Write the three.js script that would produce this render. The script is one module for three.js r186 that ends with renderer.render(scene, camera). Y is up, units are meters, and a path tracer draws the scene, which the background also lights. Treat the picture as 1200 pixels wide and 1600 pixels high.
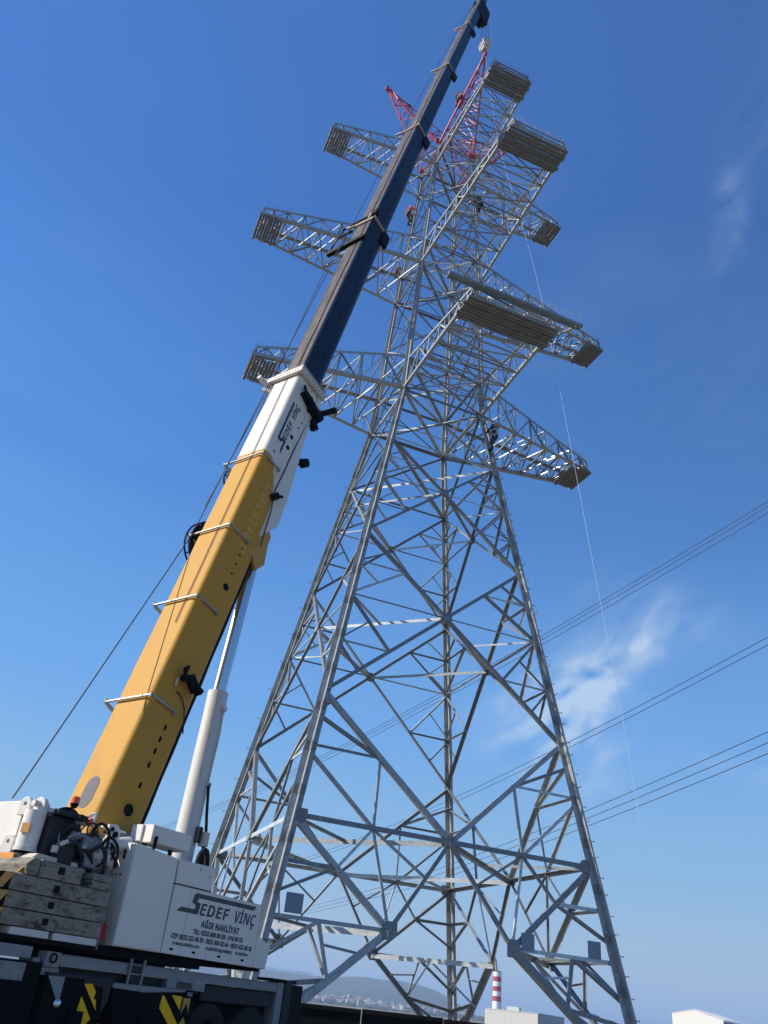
import * as THREE from 'three';
import { mergeGeometries } from 'three/addons/utils/BufferGeometryUtils.js';
import { RoundedBoxGeometry } from 'three/addons/geometries/RoundedBoxGeometry.js';
import { MarchingCubes } from 'three/addons/objects/MarchingCubes.js';
import { ImprovedNoise } from 'three/addons/math/ImprovedNoise.js';

const V = (x, y, z) => new THREE.Vector3(x, y, z);
const R = d => d * Math.PI / 180;
let seed = 20240917;
const rnd = () => { seed = (seed * 1664525 + 1013904223) >>> 0; return seed / 4294967296; };
const noiseGen = new ImprovedNoise();
const clamp = (x, a, b) => Math.min(b, Math.max(a, x));
const sstep = (a, b, x) => { const t = clamp((x - a) / (b - a), 0, 1); return t * t * (3 - 2 * t); };
const fbm = (x, y, z, o = 5) => { let s = 0, a = .5; for (let i = 0; i < o; i++) { s += a * noiseGen.noise(x, y, z); x *= 2.03; y *= 2.03; z *= 2.03; a *= .5; } return s; };

// ---------------------------------------------------------------- camera, sky, sun, exposure
const scene = new THREE.Scene();
const camera = new THREE.PerspectiveCamera(64.988, 3 / 4, 0.1, 40000);
camera.position.set(0, 1.65, 0);
camera.rotation.order = 'YXZ';
camera.rotation.set(R(31.588), 0, R(6.478));
scene.add(camera);

const renderer = new THREE.WebGLRenderer({ antialias: true });
renderer.toneMapping = THREE.LinearToneMapping;
renderer.toneMappingExposure = 1.35;
renderer.shadowMap.enabled = true;

const SUN_EL = 34;
const sunDir = V(-0.986 * Math.cos(R(SUN_EL)), Math.sin(R(SUN_EL)), 0.165 * Math.cos(R(SUN_EL))).normalize();
const sun = new THREE.DirectionalLight(new THREE.Color(1, 0.945, 0.85), 4.9);
sun.position.copy(sunDir).multiplyScalar(200).add(V(0, 20, -25));
sun.target.position.set(0, 20, -25);
sun.castShadow = true;
sun.shadow.mapSize.set(4096, 4096);
sun.shadow.camera.left = -60; sun.shadow.camera.right = 60; sun.shadow.camera.top = 60; sun.shadow.camera.bottom = -60; sun.shadow.camera.far = 400;
scene.add(sun, sun.target);

{ // clear afternoon sky with a few wisps of cirrus, as an equirectangular radiance map
  const W = 2048, H = 1024, d = new Float32Array(W * H * 4);
  const keys = [[-90, 0.1778, 0.1689, 0.1600], [-4, 0.3200, 0.3556, 0.3823], [0, 0.3823, 0.4712, 0.5423], [3, 0.3334, 0.4578, 0.5734], [9, 0.2009, 0.3912, 0.6134], [17, 0.1173, 0.3005, 0.6312], [31, 0.0591, 0.1956, 0.5201], [50, 0.0378, 0.1245, 0.3805], [65, 0.0364, 0.1147, 0.3423], [90, 0.0338, 0.1067, 0.3111]];
  const wisps = [ // azimuth, elevation, half sizes, tilt, strength
    [15.4, 19.4, 3.2, 1.9, 48, 1.0], [17.8, 21.8, 3.8, 1.7, 40, .75], [12.6, 17.0, 3.4, 2.8, 30, .62], [14.6, 18.6, 5.0, 3.4, 40, .30], [16.8, 15.2, 1.2, 1.5, 0, .30], [20.5, 23.2, 3.0, 1.2, 25, .25],
    [31.2, 50.8, .9, 2.0, -8, .20], [30.2, 47.9, .9, 2.4, -25, .17], [35, 54, 1.6, 4, -35, .06], [29, 41, 6, 6, 0, .04],
    [26, 15, 6, 1.2, -10, .14], [22, 25, 6, 1.6, -25, .16]];
  for (let j = 0; j < H; j++) {
    const el = ((j + .5) / H - .5) * 180;
    let k = 0; while (k < keys.length - 2 && el > keys[k + 1][0]) k++;
    const A = keys[k], B = keys[k + 1], t = sstep(0, 1, clamp((el - A[0]) / (B[0] - A[0]), 0, 1)) * .35 + .65 * clamp((el - A[0]) / (B[0] - A[0]), 0, 1);
    const ce = Math.cos(R(el)), se = Math.sin(R(el));
    for (let i = 0; i < W; i++) {
      const ph = ((i + .5) / W - .5) * 2 * Math.PI, x = Math.cos(ph) * ce, z = Math.sin(ph) * ce;
      const cg = x * sunDir.x + se * sunDir.y + z * sunDir.z;
      const f = 1 + (.08 + .52 * sstep(15, 42, el)) * (cg - .40) + .10 * Math.max(0, cg) ** 3 + .5 * Math.max(0, cg) ** 24;
      let c = [1, 2, 3].map(q => (A[q] + (B[q] - A[q]) * t) * f);
      if (el > 0) {
        const az = Math.atan2(x, -z) * 180 / Math.PI;
        let a = 0;
        let wob = 0, fine = 0, streak = 0; const inView = az > 5 && az < 45 && el < 62; if (inView) { wob = fbm(x * 7, se * 7, z * 7, 4); fine = fbm(x * 22 + 5 + wob * 2, se * 22, z * 22 + wob * 3, 5); const q = (az - 15) * ce, w = el - 20; streak = fbm((q * .8 + w * .6) * .22 + wob, (-q * .6 + w * .8) * .85 + wob * 2.2, 4.4, 5); }
        for (const [ca, cel, sa, sl, tl, st] of wisps) {
          let u = (az - ca) * ce, v = el - cel;
          if (!inView) break;
          const ct = Math.cos(R(tl)), sn = Math.sin(R(tl));
          const uu = (u * ct + v * sn) / sa + wob * 1.0, vv = (-u * sn + v * ct) / sl + fine * .8;
          a += st * Math.exp(-(uu * uu + vv * vv)) * clamp(.55 + 1.5 * streak + .7 * fine + .4 * wob, 0, 1.5);
        }
        // faint streaks of high cirrus over the rest of the sky
        a += .035 * clamp(fbm(az * .035, el * .12, 3.3, 4) * 3.2 - .25, 0, 1) * sstep(4, 16, el);
        a = clamp(a, 0, .8);
        c = [c[0] + (.42 - c[0]) * a, c[1] + (.53 - c[1]) * a, c[2] + (.665 - c[2]) * a];
      }
      const o = (j * W + i) * 4; d[o] = c[0]; d[o + 1] = c[1]; d[o + 2] = c[2]; d[o + 3] = 1;
    }
  }
  const sky = new THREE.DataTexture(d, W, H, THREE.RGBAFormat, THREE.FloatType);
  sky.mapping = THREE.EquirectangularReflectionMapping; sky.magFilter = THREE.LinearFilter; sky.minFilter = THREE.LinearFilter;
  sky.wrapS = THREE.RepeatWrapping; sky.needsUpdate = true;
  scene.background = sky; scene.environment = sky;
}
scene.fog = new THREE.FogExp2(new THREE.Color(.24, .335, .47), 0.00017);

// ---------------------------------------------------------------- helpers
const names = {};
function numbered(n) { names[n] = (names[n] ?? -1) + 1; return names[n] ? n + '_' + String(names[n]).padStart(3, '0') : n; }
function tag(o, label, category, group, kind) {
  if (label) o.userData.label = label; if (category) o.userData.category = category;
  if (group) o.userData.group = group; if (kind) o.userData.kind = kind; return o;
}
function thing(name, label, category, group) { const o = new THREE.Group(); o.name = numbered(name); scene.add(o); return tag(o, label, category, group); }
function add(name, geo, mat, parent, label) {
  const m = new THREE.Mesh(geo, mat); m.name = name; m.castShadow = m.receiveShadow = true; parent.add(m);
  if (label) m.userData.label = label; return m;
}
function sub(name, parent) { const g = new THREE.Group(); g.name = name; parent.add(g); return g; }
// uv in metres from the dominant direction of each face
function uvm(g) {
  if (g.index) g = g.toNonIndexed();
  if (!g.attributes.normal) g.computeVertexNormals();
  const p = g.attributes.position, uv = new Float32Array(p.count * 2), a = V(), b = V(), c = V();
  for (let i = 0; i < p.count; i += 3) {
    a.fromBufferAttribute(p, i); b.fromBufferAttribute(p, i + 1); c.fromBufferAttribute(p, i + 2);
    const n = b.clone().sub(a).cross(c.clone().sub(a)), ax = Math.abs(n.x), ay = Math.abs(n.y), az = Math.abs(n.z);
    [a, b, c].forEach((q, k) => {
      const o = (i + k) * 2;
      if (ay >= ax && ay >= az) { uv[o] = q.x; uv[o + 1] = q.z; } else if (ax >= az) { uv[o] = q.z; uv[o + 1] = q.y; } else { uv[o] = q.x; uv[o + 1] = q.y; }
    });
  }
  g.setAttribute('uv', new THREE.BufferAttribute(uv, 2)); return g;
}
const QUADS = [[0, 2, 3, 1], [4, 5, 7, 6], [0, 1, 5, 4], [2, 6, 7, 3], [0, 4, 6, 2], [1, 3, 7, 5]];
// a six-sided block from eight corners (bit 0: a, bit 1: b, bit 2: c)
function hexa(P) {
  const pos = [];
  for (const q of QUADS) for (const k of [0, 1, 2, 0, 2, 3]) pos.push(P[q[k]].x, P[q[k]].y, P[q[k]].z);
  const g = new THREE.BufferGeometry(); g.setAttribute('position', new THREE.Float32BufferAttribute(pos, 3));
  // orient outward
  const c = V(); P.forEach(p => c.addScaledVector(p, 1 / 8));
  const pa = g.attributes.position, a = V(), b = V(), d = V();
  for (let i = 0; i < pa.count; i += 3) {
    a.fromBufferAttribute(pa, i); b.fromBufferAttribute(pa, i + 1); d.fromBufferAttribute(pa, i + 2);
    const n = b.clone().sub(a).cross(d.clone().sub(a)), m = a.clone().add(b).add(d).divideScalar(3).sub(c);
    if (n.dot(m) < 0) { pa.setXYZ(i + 1, d.x, d.y, d.z); pa.setXYZ(i + 2, b.x, b.y, b.z); }
  }
  g.computeVertexNormals(); return uvm(g);
}
// plate along A-B, from lo to hi in direction e, from l2 to h2 in direction f
function plate(A, B, e, f, lo, hi, l2, h2, loB = lo, hiB = hi) {
  const P = [];
  for (let i = 0; i < 8; i++) {
    const q = (i & 4 ? B : A).clone(); const L = i & 4 ? loB : lo, Hh = i & 4 ? hiB : hi;
    P.push(q.addScaledVector(e, i & 1 ? Hh : L).addScaledVector(f, i & 2 ? h2 : l2));
  }
  return hexa(P);
}
let jit = 0;
// steel angle from A to B, outer flange facing nrm, second flange pointing inward
function angle(A, B, w, nrm, off = 0, flip = 1) {
  const d = B.clone().sub(A).normalize(), e1 = nrm.clone().addScaledVector(d, -nrm.dot(d)).normalize(), e2 = d.clone().cross(e1); if (e2.x - .25 * e2.y < 0) e2.negate(); // inner flange on the left or upper edge
  const t = Math.max(.014, w * .1), j = off - ((jit++) % 7) * .0031;
  const g1 = plate(A, B, e2, e1, -w / 2, w / 2, j - t, j), g2 = plate(A, B, e2, e1, -w / 2, -w / 2 + t, j - w, j - t - .0004);
  return mergeGeometries([g1, g2]);
}
function bar(A, B, w, h, up = V(0, 1, 0)) {
  const d = B.clone().sub(A).normalize(); if (Math.abs(d.dot(up)) > .98) up = V(1, 0, 0);
  const e1 = up.clone().addScaledVector(d, -up.dot(d)).normalize(), e2 = d.clone().cross(e1);
  return plate(A, B, e2, e1, -w / 2, w / 2, -h / 2, h / 2);
}
function rod(A, B, r, r2 = r, n = 10) {
  const d = B.clone().sub(A), L = d.length(); d.normalize();
  const g = new THREE.CylinderGeometry(r2, r, L, n); g.applyQuaternion(new THREE.Quaternion().setFromUnitVectors(V(0, 1, 0), d));
  const m = A.clone().add(B).multiplyScalar(.5); g.translate(m.x, m.y, m.z); return g.toNonIndexed();
}
function tube(pts, r, n = 8, seg) { return new THREE.TubeGeometry(new THREE.CatmullRomCurve3(pts, false, 'centripetal'), seg ?? pts.length * 6, r, n).toNonIndexed(); }
function box(x0, x1, y0, y1, z0, z1, bev = .012) {
  const g = bev ? new RoundedBoxGeometry(x1 - x0, y1 - y0, z1 - z0, 2, Math.min(bev, (x1 - x0) / 2.1, (y1 - y0) / 2.1, (z1 - z0) / 2.1)) : new THREE.BoxGeometry(x1 - x0, y1 - y0, z1 - z0);
  const h = g.index ? g.toNonIndexed() : g; h.translate((x0 + x1) / 2, (y0 + y1) / 2, (z0 + z1) / 2);
  const n = h.attributes.normal.clone(); const u = uvm(h); u.setAttribute('normal', n); return u;
}
function merge(list) { return mergeGeometries(list.map(g => { g = g.index ? g.toNonIndexed() : g; for (const k of Object.keys(g.attributes)) if (!['position', 'normal', 'uv'].includes(k)) g.deleteAttribute(k); return g; })); }
// prism: polygon in local x,y extruded along z with a small bevel
function prism(poly, z0, z1, bev = .01) {
  const s = new THREE.Shape(poly.map(p => new THREE.Vector2(p[0], p[1])));
  const g = new THREE.ExtrudeGeometry(s, { depth: z1 - z0 - 2 * bev, bevelEnabled: bev > 0, bevelSize: bev, bevelThickness: bev, bevelOffset: -bev, bevelSegments: 2, curveSegments: 16 });
  g.translate(0, 0, z0 + bev); const h = g.index ? g.toNonIndexed() : g; const n = h.attributes.normal.clone(); const u = uvm(h); u.setAttribute('normal', n); return u;
}

// ---------------------------------------------------------------- textures and materials
function dataMap(n, fn, srgb = true) {
  const a = new Uint8Array(n * n * 4);
  for (let j = 0; j < n; j++) for (let i = 0; i < n; i++) { const c = fn(i / n, j / n, i, j), o = (j * n + i) * 4; a[o] = clamp(c[0], 0, 1) * 255; a[o + 1] = clamp(c[1], 0, 1) * 255; a[o + 2] = clamp(c[2], 0, 1) * 255; a[o + 3] = 255; }
  const t = new THREE.DataTexture(a, n, n); t.wrapS = t.wrapT = THREE.RepeatWrapping; t.magFilter = THREE.LinearFilter; t.minFilter = THREE.LinearMipmapLinearFilter; t.generateMipmaps = true;
  if (srgb) t.colorSpace = THREE.SRGBColorSpace; t.needsUpdate = true; return t;
}
// tileable noise
function tn(u, v, f, s = 0) { const a = 2 * Math.PI; return fbm(Math.cos(u * a) * f + s, Math.sin(u * a) * f + Math.cos(v * a) * f, Math.sin(v * a) * f + s * 1.7, 4); }
const l2s = x => x <= .0031308 ? 12.92 * x : 1.055 * Math.pow(x, 1 / 2.4) - .055;
const lin = (r, g, b) => [l2s(clamp(r, 0, 1)), l2s(clamp(g, 0, 1)), l2s(clamp(b, 0, 1))];
function std(p) { return p.specularIntensity !== undefined ? new THREE.MeshPhysicalMaterial({ side: THREE.DoubleSide, ...p }) : new THREE.MeshStandardMaterial({ side: THREE.DoubleSide, ...p }); }

const galvMap = dataMap(256, (u, v) => { const k = .34 + .19 * tn(u, v, 1.2, 2) + .15 * tn(u, v, 4, 9); return lin(k * .955, k, k * .995); });
const galvRough = dataMap(256, (u, v) => { const k = .50 + .25 * tn(u, v, 2, 5); return [k, k, k]; }, false);
const M = {};
M.galv = std({ map: galvMap, roughnessMap: galvRough, metalness: .12, roughness: .85 });
// random steel tones, with shade and sun painted in: dark diagonals, bright plan beams
M.galvDark = std({ color: new THREE.Color(.60, .61, .61), map: galvMap, roughnessMap: galvRough, metalness: .1, roughness: .95 });
M.galvBright = std({ color: new THREE.Color(1.5, 1.5, 1.48), map: galvMap, roughnessMap: galvRough, metalness: .2, roughness: .75 });
let pick = 7; const steel = (a, b) => { pick = (pick * 16807) % 2147483647; const r = pick / 2147483647; return r < a ? M.galvDark : r < a + b ? M.galv : M.galvBright; };
M.galvOld = std({ color: new THREE.Color(.72, .70, .66), map: galvMap, roughness: .7, metalness: .25 });
M.slat = std({ color: new THREE.Color(.82, .80, .76), map: galvMap, roughness: .7, metalness: .2 });
M.red = std({ color: new THREE.Color(.55, .045, .055), roughness: .5, map: dataMap(128, (u, v) => { const k = .85 + .25 * tn(u, v, 2, 1); return lin(k, k, k); }) });
const wearMap = (base, dirt, amt, f, s) => dataMap(320, (u, v) => {
  const a = tn(u, v, f, s), b = tn(u, v, f * 4, s + 3), sp = sstep(.16, .34, b) * amt + sstep(.1, .45, a) * amt * .5, g = 1 + .06 * tn(u, v, f * 8, s + 7);
  return lin(...[0, 1, 2].map(i => (base[i] + (dirt[i] - base[i]) * clamp(sp, 0, 1)) * g));
});
M.white = std({ map: wearMap([.70, .655, .585], [.42, .35, .27], .22, 1.4, 4), roughness: .45, specularIntensity: .5 });
M.whiteClean = std({ map: wearMap([.74, .685, .60], [.5, .45, .38], .14, 1.0, 8), roughness: .5, specularIntensity: .4 });
M.whiteDirty = std({ map: wearMap([.62, .58, .52], [.25, .19, .14], .6, 1.8, 14), roughness: .55 });
M.cream = std({ map: wearMap([.58, .50, .40], [.30, .22, .15], .4, 1.5, 21), roughness: .5 });
M.ramWhite = std({ map: wearMap([.60, .58, .54], [.36, .32, .27], .35, 1.5, 23), roughness: .5 });
M.tan = std({ map: wearMap([.34, .28, .21], [.14, .11, .08], .5, 2, 27), roughness: .6 });
M.navy = std({ map: wearMap([.012, .019, .032], [.04, .037, .033], .3, 1.1, 31), roughness: .5, specularIntensity: .3 });
M.black = std({ map: wearMap([.008, .0085, .010], [.025, .023, .020], .5, 1.5, 41), roughness: .7, specularIntensity: .1 });
M.blackGloss = std({ color: new THREE.Color(.006, .0065, .008), roughness: .5, specularIntensity: .2 });
M.rubber = std({ map: wearMap([.022, .022, .023], [.06, .055, .05], .5, 2, 51), roughness: .85, specularIntensity: .3 });
M.greySteel = std({ map: wearMap([.24, .245, .25], [.10, .095, .085], .5, 1.5, 61), roughness: .6, metalness: .2 });
M.darkSteel = std({ map: wearMap([.035, .037, .041], [.075, .066, .055], .5, 1.5, 71), roughness: .65, specularIntensity: .3 });
M.chrome = std({ color: new THREE.Color(.55, .57, .60), metalness: 1, roughness: .24 });
M.amber = std({ color: new THREE.Color(.75, .10, .02), roughness: .3 });
M.redFlag = std({ color: new THREE.Color(.35, .01, .02), roughness: .8 });
M.yellowSign = std({ map: wearMap([.95, .50, .012], [.6, .33, .03], .2, 1.5, 81), roughness: .6, specularIntensity: .4 });
M.boomYellow = std({ map: wearMap([.53, .275, .04], [.40, .21, .07], .4, 1.5, 85), roughness: .45 });
M.ochre = std({ map: wearMap([.55, .26, .05], [.10, .08, .06], .6, 1.5, 91), roughness: .6 });
M.rope = std({ color: new THREE.Color(.025, .025, .03), roughness: .6 });
M.paleRope = std({ color: new THREE.Color(.55, .58, .62), roughness: .8 });
M.wire = std({ color: new THREE.Color(.05, .053, .06), roughness: .6, metalness: .3 });
M.slab = std({
  map: dataMap(512, (u, v) => {
    const e = Math.min(u, 1 - u, .12) / .12, a = fbm(u * 9, v * 22, 3, 5), b = fbm(u * 60, v * 46, 8, 3), c = fbm(u * 5 + 7, v * 5, 11, 4), d = fbm(u * 30, v * 90, 5, 3);
    const w = clamp(sstep(-.02, .34, a) * .75 + sstep(.05, .32, c) * .55, 0, 1) * (.4 + .6 * e), z = sstep(.14, .3, b), q = sstep(.12, .3, d) * .5;
    const k = (.26 + .07 * b) * (1 - .78 * w) * (1 - .4 * z) * (1 - q);
    return lin(k, k * (.86 - .08 * w), k * (.67 - .14 * w));
  }), roughness: .85
});
M.slab.map.repeat.set(.42, .42);
M.signPlate = std({ color: new THREE.Color(.20, .27, .36), roughness: .5, map: dataMap(64, (u, v) => { const k = .85 + .3 * tn(u, v, 1.5, 3); return lin(k, k, k); }) });

function canvasTex(w, h, draw, srgb = true) {
  const c = document.createElement('canvas'); c.width = w; c.height = h; const x = c.getContext('2d'); draw(x, w, h);
  const t = new THREE.CanvasTexture(c); if (srgb) t.colorSpace = THREE.SRGBColorSpace; t.anisotropy = 8; return t;
}
// lettering laid on as a thin sheet: alpha map of white letters on black
function letterMat(w, h, color, draw, rough = .45) {
  const t = canvasTex(w, h, (x, W, H) => { x.fillStyle = '#000'; x.fillRect(0, 0, W, H); x.fillStyle = '#fff'; x.strokeStyle = '#fff'; draw(x, W, H); }, false);
  return std({ color, alphaMap: t, transparent: true, alphaTest: .02, roughness: rough });
}
// company lettering: long bars growing out of a big S
function logo(x, X, Y, W, H) {
  const k = H;
  x.save(); x.translate(X, Y); x.lineJoin = 'miter';
  x.beginPath(); // top bar into the S
  x.moveTo(.20 * W, 0); x.lineTo(W, 0); x.lineTo(W - .035 * W, .20 * k); x.lineTo(.235 * W, .20 * k); x.lineTo(.225 * W, .36 * k); x.lineTo(.27 * W, .44 * k); x.lineTo(.255 * W, .92 * k);
  x.lineTo(0, .92 * k); x.lineTo(.05 * W, .72 * k); x.lineTo(.205 * W, .72 * k); x.lineTo(.215 * W, .55 * k); x.lineTo(.165 * W, .45 * k); x.lineTo(.175 * W, .1 * k); x.closePath(); x.fill();
  x.transform(1, 0, -.16, 1, 0, 0);
  x.font = `bold ${Math.round(.74 * k)}px sans-serif`; x.textBaseline = 'alphabetic';
  const put = (s, a, b) => { const m = x.measureText(s).width; x.save(); x.translate(a, .92 * k); x.scale((b - a) / m, 1); x.fillText(s, 0, 0); x.restore(); };
  x.lineWidth = .035 * k; x.lineWidth = .05 * k; put('EDEF', .285 * W, .665 * W); put('VİNÇ', .735 * W, 1.03 * W); x.restore();
}

// ---------------------------------------------------------------- ground, hills, far town
{
  const g = new THREE.PlaneGeometry(40000, 40000, 1, 1).rotateX(-Math.PI / 2); const uv = g.attributes.uv; for (let i = 0; i < uv.count; i++) uv.setXY(i, uv.getX(i) * 2000, uv.getY(i) * 2000);
  const t = dataMap(512, (u, v) => { const k = 1 + .35 * tn(u, v, 2, 3) + .25 * tn(u, v, 9, 5); return lin(.19 * k, .16 * k, .12 * k); });
  const o = add('ground', g, std({ map: t, roughness: .95 }), scene); tag(o, 'bare brown earth of the construction site', 'ground', null, 'structure'); o.castShadow = false;
}
{
  const ridge = az => { // skyline elevation in degrees
    const K = [[-60, 1.1], [-40, 1.0], [-19.6, .95], [-10, 1.25], [-4, 1.42], [-1, 1.36], [0.5, 1.46], [2.2, 1.62], [3.0, 1.60], [4.2, 1.68], [5.2, 1.62], [6.6, 1.34], [7.6, .9], [8.8, .34], [10.2, .02], [14, -.3], [60, -.3]];
    let i = 0; while (i < K.length - 2 && az > K[i + 1][0]) i++;
    return K[i][1] + (K[i + 1][1] - K[i][1]) * clamp((az - K[i][0]) / (K[i + 1][0] - K[i][0]), 0, 1);
  };
  const hill = (name, label, r0, r1, rp, scale, sd, tint) => {
    const na = 420, nr = 46, pos = [], col = [], idx = [];
    for (let i = 0; i <= na; i++) for (let j = 0; j <= nr; j++) {
      const az = -58 + 75 * i / na, r = r0 + (r1 - r0) * j / nr;
      const px = Math.sin(R(az)) * r, pz = -Math.cos(R(az)) * r;
      const prof = sstep(r0, rp, r) * (1 - sstep(rp, r1, r) * .9);
      const fold = fbm(px / 900 + sd, pz / 900, sd, 5), fine = fbm(px / 260, pz / 260, sd + 4, 4);
      let h = rp * Math.tan(R(Math.max(0, ridge(az) * scale(az)))) * prof * (1 + .32 * fold * (1 - .75 * sstep(.8, 1, prof))) + prof * 14 * fine - 8;
      if (ridge(az) * scale(az) < .02) h = -20;
      pos.push(px, h, pz);
      const field = sstep(.1, .3, fbm(px / 420, pz / 420 + 9, sd, 3)) * (1 - sstep(.25, .55, prof));
      const sc = .5 + 1.8 * fine + .9 * fold;
      const base = [.050 + .02 * sc, .058 + .018 * sc, .034 + .01 * sc], dry = [.30, .22, .14], bare = sstep(.16, .3, fold + .3 * fine) * .35 * tint;
      const f = clamp(field * .95 + bare, 0, 1);
      col.push(...[0, 1, 2].map(q => base[q] + (dry[q] - base[q]) * f));
    }
    for (let i = 0; i < na; i++) for (let j = 0; j < nr; j++) { const a = i * (nr + 1) + j, b = a + nr + 1; idx.push(a, a + 1, b, b, a + 1, b + 1); }
    const g = new THREE.BufferGeometry(); g.setAttribute('position', new THREE.Float32BufferAttribute(pos, 3)); g.setAttribute('color', new THREE.Float32BufferAttribute(col, 3)); g.setIndex(idx); g.computeVertexNormals();
    const o = add(name, g, std({ vertexColors: true, roughness: 1 }), scene); tag(o, label, 'hills', null, 'structure'); return o;
  };
  hill('hills', 'wooded hills with dry fields rising beyond the town on the left', 2900, 7600, 5200, () => 1, 1.5, 1);
  hill('far_hills', 'paler ridge of hills behind the nearer hills on the left', 8000, 13000, 10500, az => az < -2 ? 1.14 : 1.14 - .8 * sstep(-2, 3, az), 7.5, .4);
  // town at the foot of the hills, a mass of small pale houses
  const gs = [], cols = [];
  for (let i = 0; i < 520; i++) {
    const az = -16 + 27 * rnd(), r = 2500 + 900 * rnd() ** .8, w = 7 + 9 * rnd(), d = 7 + 9 * rnd(), h = 5 + 8 * rnd() + (rnd() < .1 ? 8 : 0);
    const x = Math.sin(R(az)) * r, z = -Math.cos(R(az)) * r, y = 16 * sstep(2600, 3500, r) * clamp(1.4 - az / 9, .2, 1);
    const g = new THREE.BoxGeometry(w, h + 6, d).toNonIndexed(); g.rotateY(rnd() * 3); g.translate(x, y + h / 2 - 3, z);
    const roof = new THREE.ConeGeometry(w * .72, 3, 4).toNonIndexed(); roof.rotateY(rnd() * 3); roof.translate(x, y + h + 1.5, z);
    const c = .22 + .28 * rnd(); const paint = (q, rgb) => { const a = []; for (let k = 0; k < q.attributes.position.count; k++) a.push(...rgb); q.setAttribute('color', new THREE.Float32BufferAttribute(a, 3)); return q; };
    gs.push(paint(g, [c, c * .95, c * .88])); gs.push(paint(roof, rnd() < .5 ? [.30, .12, .07] : [c * .8, c * .78, c * .75]));
  }
  const o = add('distant_town', mergeGeometries(gs), std({ vertexColors: true, roughness: .9 }), scene);
  tag(o, 'far town of small pale houses at the foot of the hills', 'town', null, 'stuff');
  // dark scrub and tree belts between the houses
  const bl = [];
  for (let i = 0; i < 700; i++) {
    const az = -18 + 30 * rnd(), r = 2300 + 1200 * rnd(), s = 5 + 10 * rnd(), x = Math.sin(R(az)) * r, z = -Math.cos(R(az)) * r;
    const g = new THREE.IcosahedronGeometry(s, 1); g.scale(1.4, .55 + .4 * rnd(), 1.4); g.translate(x, 14 * sstep(2600, 3500, r) * clamp(1.4 - az / 9, .2, 1), z); bl.push(g);
  }
  tag(add('far_woodland', mergeGeometries(bl), std({ color: new THREE.Color(.045, .055, .03), roughness: 1 }), scene), 'dark belts of trees between the houses of the far town', 'trees', null, 'stuff');
}

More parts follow.
